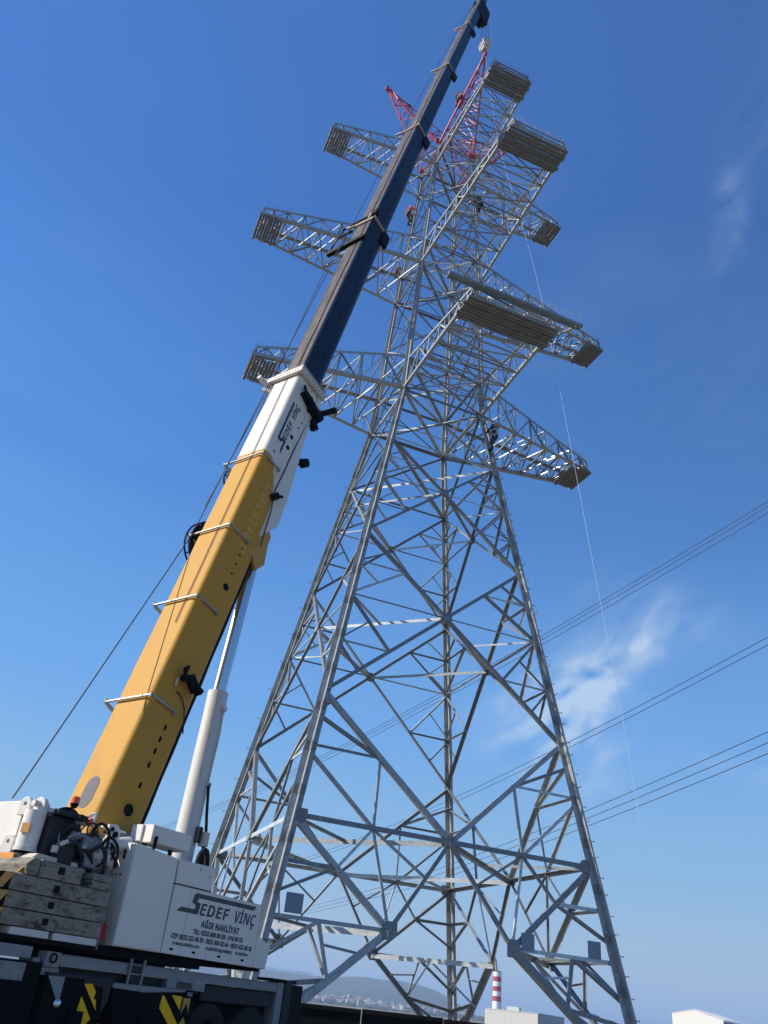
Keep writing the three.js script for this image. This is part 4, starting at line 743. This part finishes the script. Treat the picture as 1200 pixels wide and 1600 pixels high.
  // ---- carrier
  const cz = 1.45;
  add('chassis_frame', box(-6.5, 4.6, 1.0, 1.5, -.55, .55, .03), M.black, up); add('chassis_core', box(-6.4, 4.5, 1.15, 1.60, -1.25, 1.2, .02), M.black, up);
  add('deck_rail', box(-1.22, 4.0, 1.735, 1.88, 1.28, cz, .012), M.greySteel, up); add('deck_rail', box(-6.2, -1.75, 1.78, 1.93, 1.28, cz, .012), M.greySteel, up, 'pale front deck rail at the lower left edge'); add('deck_rail', box(-1.5, -1.23, 1.70, 1.90, 1.26, cz + .012, .012), M.galvOld, up); add('rail_ring', new THREE.TorusGeometry(.055, .014, 8, 24).toNonIndexed().translate(-1.37, 1.82, cz + .02), M.blackGloss, up);
  add('rail_upstand', box(-1.5, -1.18, 1.60, 1.70, 1.2, cz - .02, .01), M.greySteel, up); add('deck_sheet', box(-6, 4.0, 1.70, 1.73, -1.3, 1.27, 0), M.black, up);
  add('deck_tread', merge(Array.from({ length: 30 }, (_, k) => box(-1.1 + k * .165, -1.0 + k * .165, 1.8805, 1.886, 1.3, 1.43, 0))), M.greySteel, up);
  add('rail_lip', merge([box(-1.2, 4.0, 1.735, 1.752, cz + .001, cz + .012, 0), box(-1.2, 4.0, 1.862, 1.8795, cz + .001, cz + .012, 0)]), M.galvOld, up);
  add('web_plate', box(-1.2, 4.0, 1.57, 1.733, 1.2, 1.34, .005), M.darkSteel, up);
  for (const x of [.13, .42]) add('rail_post', box(x - .02, x + .02, 1.58, 1.95, cz + .013, cz + .05, .008), M.galvOld, up); add('post_plate', box(.15, .4, 1.60, 1.90, cz - .03, cz + .010, .004), M.darkSteel, up);
  add('side_box', box(-5.6, -1.5, .35, 1.75, 1.0, cz, .02), M.black, up); add('side_box_lid', box(-2.6, -1.8, 1.5, 1.72, cz + .001, cz + .02, .01), M.galvOld, up); add('locker', box(-1.68, -1.56, 1.72, 1.80, 1.1, cz - .02, .01), M.galvOld, up);
  // outrigger boxes with black skirts and warning chevrons
  const stripe = (pts, par, z = cz + .075, mat = M.yellowSign) => add('warning_stripe', prism(pts, z, z + .006, 0), mat, par);
  { const g = sub('outrigger_box', up);
    add('skirt', prism([[-1.42, 1.60], [-.22, 1.63], [-.22, 1.32], [-.30, 1.1], [-.6, .98], [-1.42, .95]], 1.2, cz + .06, .03), M.black, g); add('skirt_lip', box(-1.42, -.2, 1.60, 1.645, 1.2, cz + .075, .008), M.darkSteel, g);
    add('corner_plate', prism([[-.75, 1.60], [-.21, 1.62], [-.21, 1.34], [-.3, 1.2], [-.36, 1.52], [-.74, 1.54]], cz + .062, cz + .075, .004), M.darkSteel, g); add('corner_plate', prism([[-1.42, 1.60], [-1.12, 1.61], [-1.12, 1.25]], cz + .062, cz + .075, .004), M.greySteel, g);
    add('bolt_head', new THREE.SphereGeometry(.07, 20, 12).toNonIndexed().scale(1, 1, .6).translate(-1.16, 1.27, cz + .09), M.chrome, g);
    add('jack_leg', rod(V(-.8, .1, 1.55), V(-.8, 1.2, 1.55), .12, .12, 24), M.black, g); add('jack_pad', rod(V(-.8, 0, 1.55), V(-.8, .1, 1.55), .35, .35, 28), M.darkSteel, g);
    stripe([[-.74, 1.545], [-.59, 1.555], [-.49, 1.46], [-.50, 1.365], [-.455, 1.36], [-.41, 1.225], [-.50, 1.31]], g); stripe([[-.735, 1.385], [-.47, 1.11], [-.56, 1.03], [-.72, .98], [-.76, 1.22]], g); }
  { const g = sub('outrigger_box', up);
    add('skirt', prism([[-.13, 1.58], [1.70, 1.60], [1.70, .95], [.2, .92], [-.02, 1.05], [-.13, 1.35]], 1.2, cz + .06, .03), M.black, g); add('skirt_lip', prism([[-.18, 1.60], [1.42, 1.605], [1.42, 1.57], [.9, 1.54], [.5, 1.51], [-.18, 1.53]], cz + .05, cz + .09, .01), M.greySteel, g);
    add('access_hole', rod(V(.80, 1.40, cz + .055), V(.80, 1.40, cz + .066), .10, .10, 28), M.blackGloss, g);
    add('jack_leg', rod(V(.6, .1, 1.55), V(.6, 1.2, 1.55), .12, .12, 24), M.black, g); add('jack_pad', rod(V(.6, 0, 1.55), V(.6, .1, 1.55), .35, .35, 28), M.darkSteel, g);
    stripe([[.915, 1.50], [.95, 1.50], [1.40, 1.10], [1.40, .95], [1.25, .97], [1.18, 1.10], [.90, 1.32]], g); stripe([[1.13, 1.515], [1.375, 1.51], [1.375, 1.31]], g); stripe([[.8, 1.05], [.86, 1.1], [.98, .96], [.8, .96]], g);
    stripe([[1.43, 1.49], [1.60, 1.495], [1.60, 1.28], [1.53, 1.42], [1.43, 1.27]], g, cz + .062, M.ochre); stripe([[1.43, 1.12], [1.51, 1.22], [1.60, 1.1], [1.60, 1.0], [1.43, 1.0]], g, cz + .062, M.ochre);
    add('side_marker', box(1.5, 1.62, 1.52, 1.58, cz + .06, cz + .075, .006), M.galvOld, g); add('vent_panel', box(1.02, 1.95, 1.605, 1.732, 1.35, cz + .02, .008), M.greySteel, g);
    for (let k = 0; k < 5; k++) add('louvre', box(1.25, 1.62, 1.625 + k * .02, 1.635 + k * .02, cz + .021, cz + .034, 0), M.darkSteel, g); }
  for (const x of [2.27, 3.44, -3.2, -4.5]) for (const s of [1, -1]) {
    const g = sub('wheel', up), p = [[.28, -.19], [.40, -.20], [.52, -.175], [.55, -.12], [.55, .12], [.52, .175], [.40, .20], [.28, .19]];
    const ty = new THREE.LatheGeometry(p.map(q => new THREE.Vector2(q[0], q[1])), 48).rotateX(Math.PI / 2).translate(x, .92, s * 1.2); add('tyre', ty.toNonIndexed(), M.rubber, g);
    const rm = new THREE.LatheGeometry([[.06, .10], [.14, .12], [.17, .04], [.24, .0], [.28, .14], [.30, .17]].map(q => new THREE.Vector2(q[0], q[1])), 40).rotateX(Math.PI / 2).rotateY(s < 0 ? Math.PI : 0).translate(x, .92, s * 1.2); add('rim', rm.toNonIndexed(), M.darkSteel, g);
  }
  add('mudguard', box(1.95, 3.95, 1.47, 1.72, 1.0, 1.40, .02), M.darkSteel, up); add('rear_light', box(2.98, 3.05, 1.50, 1.55, 1.40, 1.415, .005), M.redFlag, up);
  add('tail_post', box(4.02, 4.22, .8, 1.90, 1.1, cz, .02), M.greySteel, up); add('tail_post', box(4.23, 4.45, .8, 1.95, 1.1, cz + .03, .025), M.darkSteel, up); add('tail_cap', box(3.85, 4.6, 1.905, 1.955, 1.05, cz + .01, .015), M.black, up);
  add('tail_block', box(4.47, 4.85, .8, 1.885, .9, cz, .02), M.blackGloss, up); add('bumper', box(4.2, 4.9, .9, 1.5, -1.4, 1.0, .02), M.black, up);
}

// ---------------------------------------------------------------- hook block and its lines
{
  const hb = thing('hook_block', 'white and black striped hook block hanging above the red front peak', 'crane hook');
  const p = V(0, 58.75, 4.9).applyMatrix4(tw.matrixWorld); hb.position.copy(p); hb.rotation.y = R(20);
  for (let k = 0; k < 5; k++) { add('side_plate', prism([[-.22, -.38], [.22, -.38], [.33, 0], [.28, .38], [-.28, .38], [-.33, 0]], -.34 + k * .15, -.28 + k * .15, .012), M.white, hb); if (k < 4) add('sheave', rod(V(0, .06, -.27 + k * .15), V(0, .06, -.20 + k * .15), .29, .29, 28), M.blackGloss, hb); }
  add('crosshead', box(-.2, .2, -.55, -.36, -.2, .2, .04), M.white, hb);
  add('hook', tube([V(0, -.55, 0), V(0, -.72, 0), V(.12, -.86, 0), V(.06, -1.02, 0), V(-.1, -1.0, 0), V(-.14, -.88, 0)], .05, 10), M.blackGloss, hb);
  const sl = thing('lifting_sling', 'thin white sling joining the hook to the red front peak', 'sling'); const tip = V(0, 57.6, 5).applyMatrix4(tw.matrixWorld);
  add('strap', merge([rod(p.clone().add(V(.1, -.95, 0)), tip.clone().add(V(.12, 0, 0)), .03, .03, 6), rod(p.clone().add(V(-.05, -.95, 0)), tip.clone().add(V(-.12, -.1, 0)), .03, .03, 6), rod(p.clone().add(V(-.05, -.95, 0)), tip.clone().add(V(-.5, -2.4, .1)), .02, .02, 6)]), M.paleRope, sl);
  const H = CR.userData.headWorld; delete CR.userData.headWorld; const inv = CR.matrixWorld.clone().invert();
  for (const dx of [-.28, -.1, .12, .3]) { const a = V(p.x + dx * .8, p.y + .2, p.z), b = V(H.x + dx * .8, H.y, H.z); const top = V(a.x * .0 + b.x, b.y, b.z); add('hoist_rope', rod(a.applyMatrix4(inv), top.applyMatrix4(inv), .013, .013, 6), M.rope, CR); }
}

// ---------------------------------------------------------------- loose rope, power lines, dark barrier
{
  const pts = [[0.05, 57.3, -30.06], [4.21, 48.52, -29.62], [4.76, 44.2, -29.21], [5.72, 38.5, -28.7], [6.55, 32.93, -28.19], [7.13, 27.51, -27.72], [7.82, 20.82, -27.19], [8.39, 14.98, -26.68], [8.63, 12.14, -26.27], [8.82, 9.2, -25.86], [8.91, 6.89, -25.49]].map(p => V(...p)); pts[0] = V(0, 57.3, 5).applyMatrix4(tw.matrixWorld);
  const o = add('tag_line', tube(pts, .0095, 6, 90), std({ color: new THREE.Color(.36, .42, .50), roughness: .8 }), scene); tag(o, 'thin pale rope trailing down from the red front peak right of the tower', 'rope');
}
{
  const B = [
    ['upper', [[36.62, 40.64, -40.36], [27.34, 37.8, -56.82], [18.05, 35.32, -73.29], [8.76, 33.21, -89.75], [-0.53, 31.46, -106.22], [-9.82, 30.07, -122.69], [-19.11, 29.04, -139.15], [-28.4, 28.37, -155.62], [-37.69, 28.07, -172.08]], [[0, 0, 0], [.1, -.42, .3], [.4, -.80, .5]], 8, ['topmost wire of the upper bundle of three crossing behind the tower', 'middle wire of the upper bundle of three crossing behind the tower', 'lowest wire of the upper bundle of three crossing behind the tower']],
    ['mid', [[32.22, 28.3, -43.52], [27.14, 26.71, -56.64], [22.06, 25.33, -69.75], [16.97, 24.17, -82.87], [11.89, 23.21, -95.99], [6.81, 22.47, -109.1], [1.72, 21.94, -122.22], [-3.36, 21.63, -135.34], [-8.45, 21.52, -148.45]], [[0, 0, 0], [.2, -.45, .3]], 6, ['upper wire of the middle pair running behind the right leg', 'lower wire of the middle pair running behind the right leg']],
    ['low', [[29.41, 20.63, -46.5], [27.14, 20.13, -56.01], [24.87, 19.69, -65.51], [22.61, 19.31, -75.02], [20.34, 18.99, -84.53], [18.08, 18.73, -94.04], [15.81, 18.53, -103.55], [13.54, 18.39, -113.05], [11.28, 18.3, -122.56], [2, 18.6, -161]], [[0, 0, 0], [.2, -.62, .3], [.4, -1.24, .6]], 5, ['topmost of the three low wires behind the right leg', 'middle one of the three low wires behind the right leg', 'lowest of the three low wires behind the right leg']]];
  for (const [nm, P, offs, r, labs] of B) offs.forEach((d, k) => {
    const pts = P.map((p, i) => V(p[0] + d[0], p[1] + d[1], p[2] + d[2]));
    const e0 = pts[0].clone().multiplyScalar(2).sub(pts[1]).add(V(0, .35, 0)), L = pts.length, e1 = pts[L - 1].clone().multiplyScalar(2).addScaledVector(pts[L - 2], -1).add(V(0, .3, 0));
    const o = add('power_line', tube([e0, ...pts, e1], .031, 6, 80), M.wire, scene); o.name = numbered('power_line'); tag(o, labs[k], 'power line', 'overhead power lines');
  });
}
{
  const w = thing('site_barrier', 'long low black barrier running from the truck tail toward the tower feet', 'barrier');
  for (let k = 0; k < 7; k++) { const x0 = -3 + k * 1.9, h = (k < 3 ? 1.585 : 1.55) + .015 * k; add('barrier_panel', box(x0, x0 + 1.88, 0, h, -.12, .0, .02), M.black, w); add('barrier_rail', box(x0, x0 + 1.88, h - .1, h - .03, .001, .05, .01), M.black, w); }
  w.position.set(0, 0, -21.9); w.rotation.y = R(-2);
}

// ---------------------------------------------------------------- people at work on the tower
const capsD = (px, py, pz, c) => { const [ax, ay, az, bx, by, bz, ra, rb] = c, dx = bx - ax, dy = by - ay, dz = bz - az, L = dx * dx + dy * dy + dz * dz; let t = L ? ((px - ax) * dx + (py - ay) * dy + (pz - az) * dz) / L : 0; t = t < 0 ? 0 : t > 1 ? 1 : t; const qx = px - ax - dx * t, qy = py - ay - dy * t, qz = pz - az - dz * t; return Math.sqrt(qx * qx + qy * qy + qz * qz) - (ra + (rb - ra) * t); };
const sdfCache = {};
function sdf(caps, k, cell) {
  const key = JSON.stringify([caps.map(c => c.map(x => +x.toFixed(4))), k, cell]); if (sdfCache[key]) return sdfCache[key];
  let mn = [9, 9, 9], mx = [-9, -9, -9]; for (const c of caps) for (let q = 0; q < 3; q++) { const r = Math.max(c[6], c[7]) + .05; mn[q] = Math.min(mn[q], c[q] - r, c[q + 3] - r); mx[q] = Math.max(mx[q], c[q] + r, c[q + 3] + r); }
  const half = Math.max(...[0, 1, 2].map(q => (mx[q] - mn[q]) / 2)) + 2 * cell, ctr = [0, 1, 2].map(q => (mn[q] + mx[q]) / 2), res = Math.ceil(2 * half / cell);
  const mc = new MarchingCubes(res, new THREE.MeshBasicMaterial(), false, false, 200000); mc.isolation = 0; mc.reset();
  for (let z = 0; z < res; z++) for (let y = 0; y < res; y++) for (let x = 0; x < res; x++) {
    const px = ctr[0] + (x / res * 2 - 1) * half, py = ctr[1] + (y / res * 2 - 1) * half, pz = ctr[2] + (z / res * 2 - 1) * half; let d = 9;
    for (const c of caps) { const e = capsD(px, py, pz, c), h = clamp(.5 + .5 * (d - e) / k, 0, 1); d = d + (e - d) * h - k * h * (1 - h); }
    mc.field[x + y * res + z * res * res] = -d;
  }
  mc.update(); const n = mc.count ?? mc.geometry.drawRange.count, g = new THREE.BufferGeometry();
  const p = new Float32Array(mc.positionArray.slice(0, n * 3)), nn = new Float32Array(mc.normalArray.slice(0, n * 3));
  for (let i = 0; i < n; i++) for (let q = 0; q < 3; q++) p[i * 3 + q] = p[i * 3 + q] * half + ctr[q];
  g.setAttribute('position', new THREE.BufferAttribute(p, 3)); g.setAttribute('normal', new THREE.BufferAttribute(nn, 3)); g.setAttribute('uv', new THREE.BufferAttribute(new Float32Array(n * 2), 2)); sdfCache[key] = g; return g;
}
const skin = std({ color: new THREE.Color(.36, .20, .13), roughness: .6 }), hairM = std({ color: new THREE.Color(.03, .02, .015), roughness: .8 });
// figure facing +z, feet at y = 0; pose gives joints
function makePerson(pose, top, legs, vest, helmet) {
  const J = pose, c = (A, B, ra, rb) => [...A, ...B, ra, rb], o = new THREE.Group(), body = [], jac = [], tro = [];
  body.push(c(J.pel, J.chest, .125, .14), c(J.chest, J.neck, .13, .06), c(J.neck, J.head, .058, .055), c(J.head, [J.head[0], J.head[1] + .10, J.head[2] - .01], .082, .095), c([J.head[0], J.head[1] - .035, J.head[2] + .04], [J.head[0], J.head[1] + .02, J.head[2] + .055], .05, .06), c([J.head[0], J.head[1] + .05, J.head[2] + .1], [J.head[0], J.head[1] + .02, J.head[2] + .122], .012, .016));
  for (const s of [0, 1]) { const q = s ? 'R' : 'L', sx = s ? 1 : -1;
    body.push(c([J.head[0] + sx * .088, J.head[1] + .02, J.head[2]], [J.head[0] + sx * .092, J.head[1] + .07, J.head[2] - .01], .018, .02));
    body.push(c(J['sh' + q], J['el' + q], .055, .042), c(J['el' + q], J['wr' + q], .042, .028), c(J['hip' + q], J['kn' + q], .085, .058), c(J['kn' + q], J['an' + q], .056, .038), c(J['an' + q], J['to' + q], .042, .035));
    jac.push(c(J['sh' + q], J['el' + q], .075, .062), c(J['el' + q], J['wr' + q], .06, .045)); tro.push(c(J['hip' + q], J['kn' + q], .105, .076), c(J['kn' + q], [J['an' + q][0], J['an' + q][1] + .06, J['an' + q][2]], .076, .064)); }
  jac.push(c(J.pel, J.chest, .15, .165), c(J.chest, [J.neck[0], J.neck[1] - .03, J.neck[2]], .15, .09), c(J.shL, J.shR, .085, .085)); tro.push(c(J.hipL, J.hipR, .13, .13), c(J.pel, [J.pel[0], J.pel[1] + .06, J.pel[2]], .14, .14));
  const b = add('body', sdf(body, .035, .02), skin, o);
  const hand = []; for (const s of [0, 1]) { const q = s ? 'R' : 'L', w = V(...J['wr' + q]), d = w.clone().sub(V(...J['el' + q])).normalize(), side = V(s ? 1 : -1, 0, 0).addScaledVector(d, -d.x * (s ? 1 : -1)).normalize(), nn = d.clone().cross(side).normalize();
    hand.push(c(w.toArray(), w.clone().addScaledVector(d, .075).toArray(), .03, .036));
    for (let f = 0; f < 4; f++) { const r = w.clone().addScaledVector(d, .085).addScaledVector(side, -.03 + f * .02), L = [.055, .065, .06, .045][f], m = r.clone().addScaledVector(d, L * .6).addScaledVector(nn, .015), e = m.clone().addScaledVector(d, L * .1).addScaledVector(nn, L * .6); hand.push(c(r.toArray(), m.toArray(), .0095, .009), c(m.toArray(), e.toArray(), .009, .008)); }
    const t0 = w.clone().addScaledVector(d, .03).addScaledVector(side, -.032), t1 = t0.clone().addScaledVector(d, .03).addScaledVector(side, -.025).addScaledVector(nn, .02); hand.push(c(t0.toArray(), t1.toArray(), .012, .010), c(t1.toArray(), t1.clone().addScaledVector(nn, .03).addScaledVector(d, .01).toArray(), .010, .008)); }
  const hg = sdf(hand.slice(0, 11), .006, .006), hg2 = sdf(hand.slice(11), .006, .006); b.geometry = mergeGeometries([b.geometry, hg, hg2]);
  const fm = []; for (const s of [-1, 1]) fm.push(new THREE.SphereGeometry(.011, 10, 8).toNonIndexed().translate(J.head[0] + s * .033, J.head[1] + .06, J.head[2] + .088)); fm.push(new THREE.SphereGeometry(.02, 10, 6).toNonIndexed().scale(1.3, .3, .5).translate(J.head[0], J.head[1] - .015, J.head[2] + .1)); add('face_features', merge(fm), hairM, b);
  add('hair', new THREE.SphereGeometry(.102, 20, 12, 0, 6.2832, 0, 1.9).toNonIndexed().translate(J.head[0], J.head[1] + .085, J.head[2] - .022), hairM, b);
  add('jacket', sdf(jac, .05, .02), top, o); add('trousers', sdf(tro, .04, .02), legs, o);
  const bt = []; for (const q of ['L', 'R']) bt.push(c(J['an' + q], J['to' + q], .055, .048)); add('boots', sdf(bt, .03, .015), M.blackGloss, o);
  const hp = [[.0, .13], [.06, .12], [.1, .085], [.118, .03], [.12, 0], [.15, -.005], [.15, -.015], [.116, -.012]].map(q => new THREE.Vector2(q[0], q[1])); add('helmet', new THREE.LatheGeometry(hp, 28).toNonIndexed().scale(.95, 1.05, 1.08).translate(J.head[0], J.head[1] + .10, J.head[2] - .005), helmet, o);
  const ch = V(...J.chest), pl = V(...J.pel), hs = [];
  for (const s of [-1, 1]) hs.push(tube([V(pl.x + s * .12, pl.y + .02, pl.z + .12), V(ch.x + s * .1, ch.y, ch.z + .17), V(ch.x + s * .1, ch.y + .16, ch.z + .02), V(ch.x + s * .06, ch.y, ch.z - .17), V(pl.x + s * .11, pl.y + .02, pl.z - .14)], .018, 6));
  for (const [y, r, cc] of [[.04, .165, pl], [.0, .178, ch]]) hs.push(new THREE.TorusGeometry(r, .02, 6, 24).rotateX(Math.PI / 2).toNonIndexed().translate(cc.x, cc.y + y, cc.z)); add('harness', merge(hs), vest, o);
  hs.length = 0; for (let k = 0; k < 3; k++) hs.push(new THREE.TorusGeometry(.10, .013, 6, 20).rotateX(1.2).toNonIndexed().translate(pl.x + .17, pl.y - .06 - k * .03, pl.z - .02 + k * .03)); add('rope_coil', merge(hs), M.paleRope, o);
  return o;
}
const climb = { pel: [0, .95, -.10], chest: [0, 1.25, -.06], neck: [0, 1.46, -.02], head: [0, 1.56, .02], shL: [-.19, 1.40, -.02], shR: [.19, 1.40, -.02], elL: [-.27, 1.32, .20], wrL: [-.12, 1.50, .36], elR: [.28, 1.18, .14], wrR: [.12, 1.22, .34], hipL: [-.1, .92, -.09], hipR: [.1, .92, -.09], knL: [-.12, .58, .14], anL: [-.10, .22, .08], toL: [-.1, .18, .22], knR: [.13, .48, .06], anR: [.10, .06, .0], toR: [.1, .03, .15] };
const sit = { pel: [0, .55, -.05], chest: [0, .85, .0], neck: [0, 1.06, .05], head: [0, 1.16, .09], shL: [-.19, 1.0, .04], shR: [.19, 1.0, .04], elL: [-.25, .82, .22], wrL: [-.1, .86, .42], elR: [.26, .86, .22], wrR: [.1, .98, .40], hipL: [-.1, .52, -.04], hipR: [.1, .52, -.04], knL: [-.16, .56, .36], anL: [-.13, .18, .34], toL: [-.13, .12, .46], knR: [.16, .52, .36], anR: [.13, .12, .30], toR: [.13, .06, .42] };
{
  const navyC = std({ color: new THREE.Color(.025, .035, .07), roughness: .85 }), darkC = std({ color: new THREE.Color(.03, .03, .035), roughness: .9 }), orange = std({ color: new THREE.Color(.75, .13, .05), roughness: .8 }), white = std({ color: new THREE.Color(.75, .75, .73), roughness: .4 }), grey = std({ color: new THREE.Color(.28, .28, .28), roughness: .8 }), maroon = std({ color: new THREE.Color(.20, .03, .03), roughness: .85 });
  const put = (p, pos, turn, label) => { p.name = numbered('person'); scene.add(p); p.position.copy(V(...pos).applyMatrix4(tw.matrixWorld)); p.rotation.y = TY + turn; tag(p, label, 'person', 'workers on the tower'); };
  put(makePerson(climb, navyC, navyC, white, white), [2.72, 26.35, 2.78], R(215), 'worker in navy clothes and white helmet standing on the right leg below the waist');
  put(makePerson(climb, orange, darkC, grey, white), [-1.98, 45.65, -1.1], R(90), 'worker in an orange jacket and dark trousers on the upper left leg');
  put(makePerson(climb, darkC, darkC, grey, grey), [1.72, 45.5, 1.78], R(200), 'worker in black clothes near the top of the right leg');
  put(makePerson(sit, maroon, darkC, grey, white), [-1.95, 41.45, -2.35], R(60), 'worker in dark clothes crouching at the root of the middle left arm');
  put(makePerson(sit, maroon, maroon, white, white), [-.72, 54.15, 3.05], R(180), 'worker in dark red clothes and white helmet perched on the red front peak');
}
renderer.render(scene, camera);
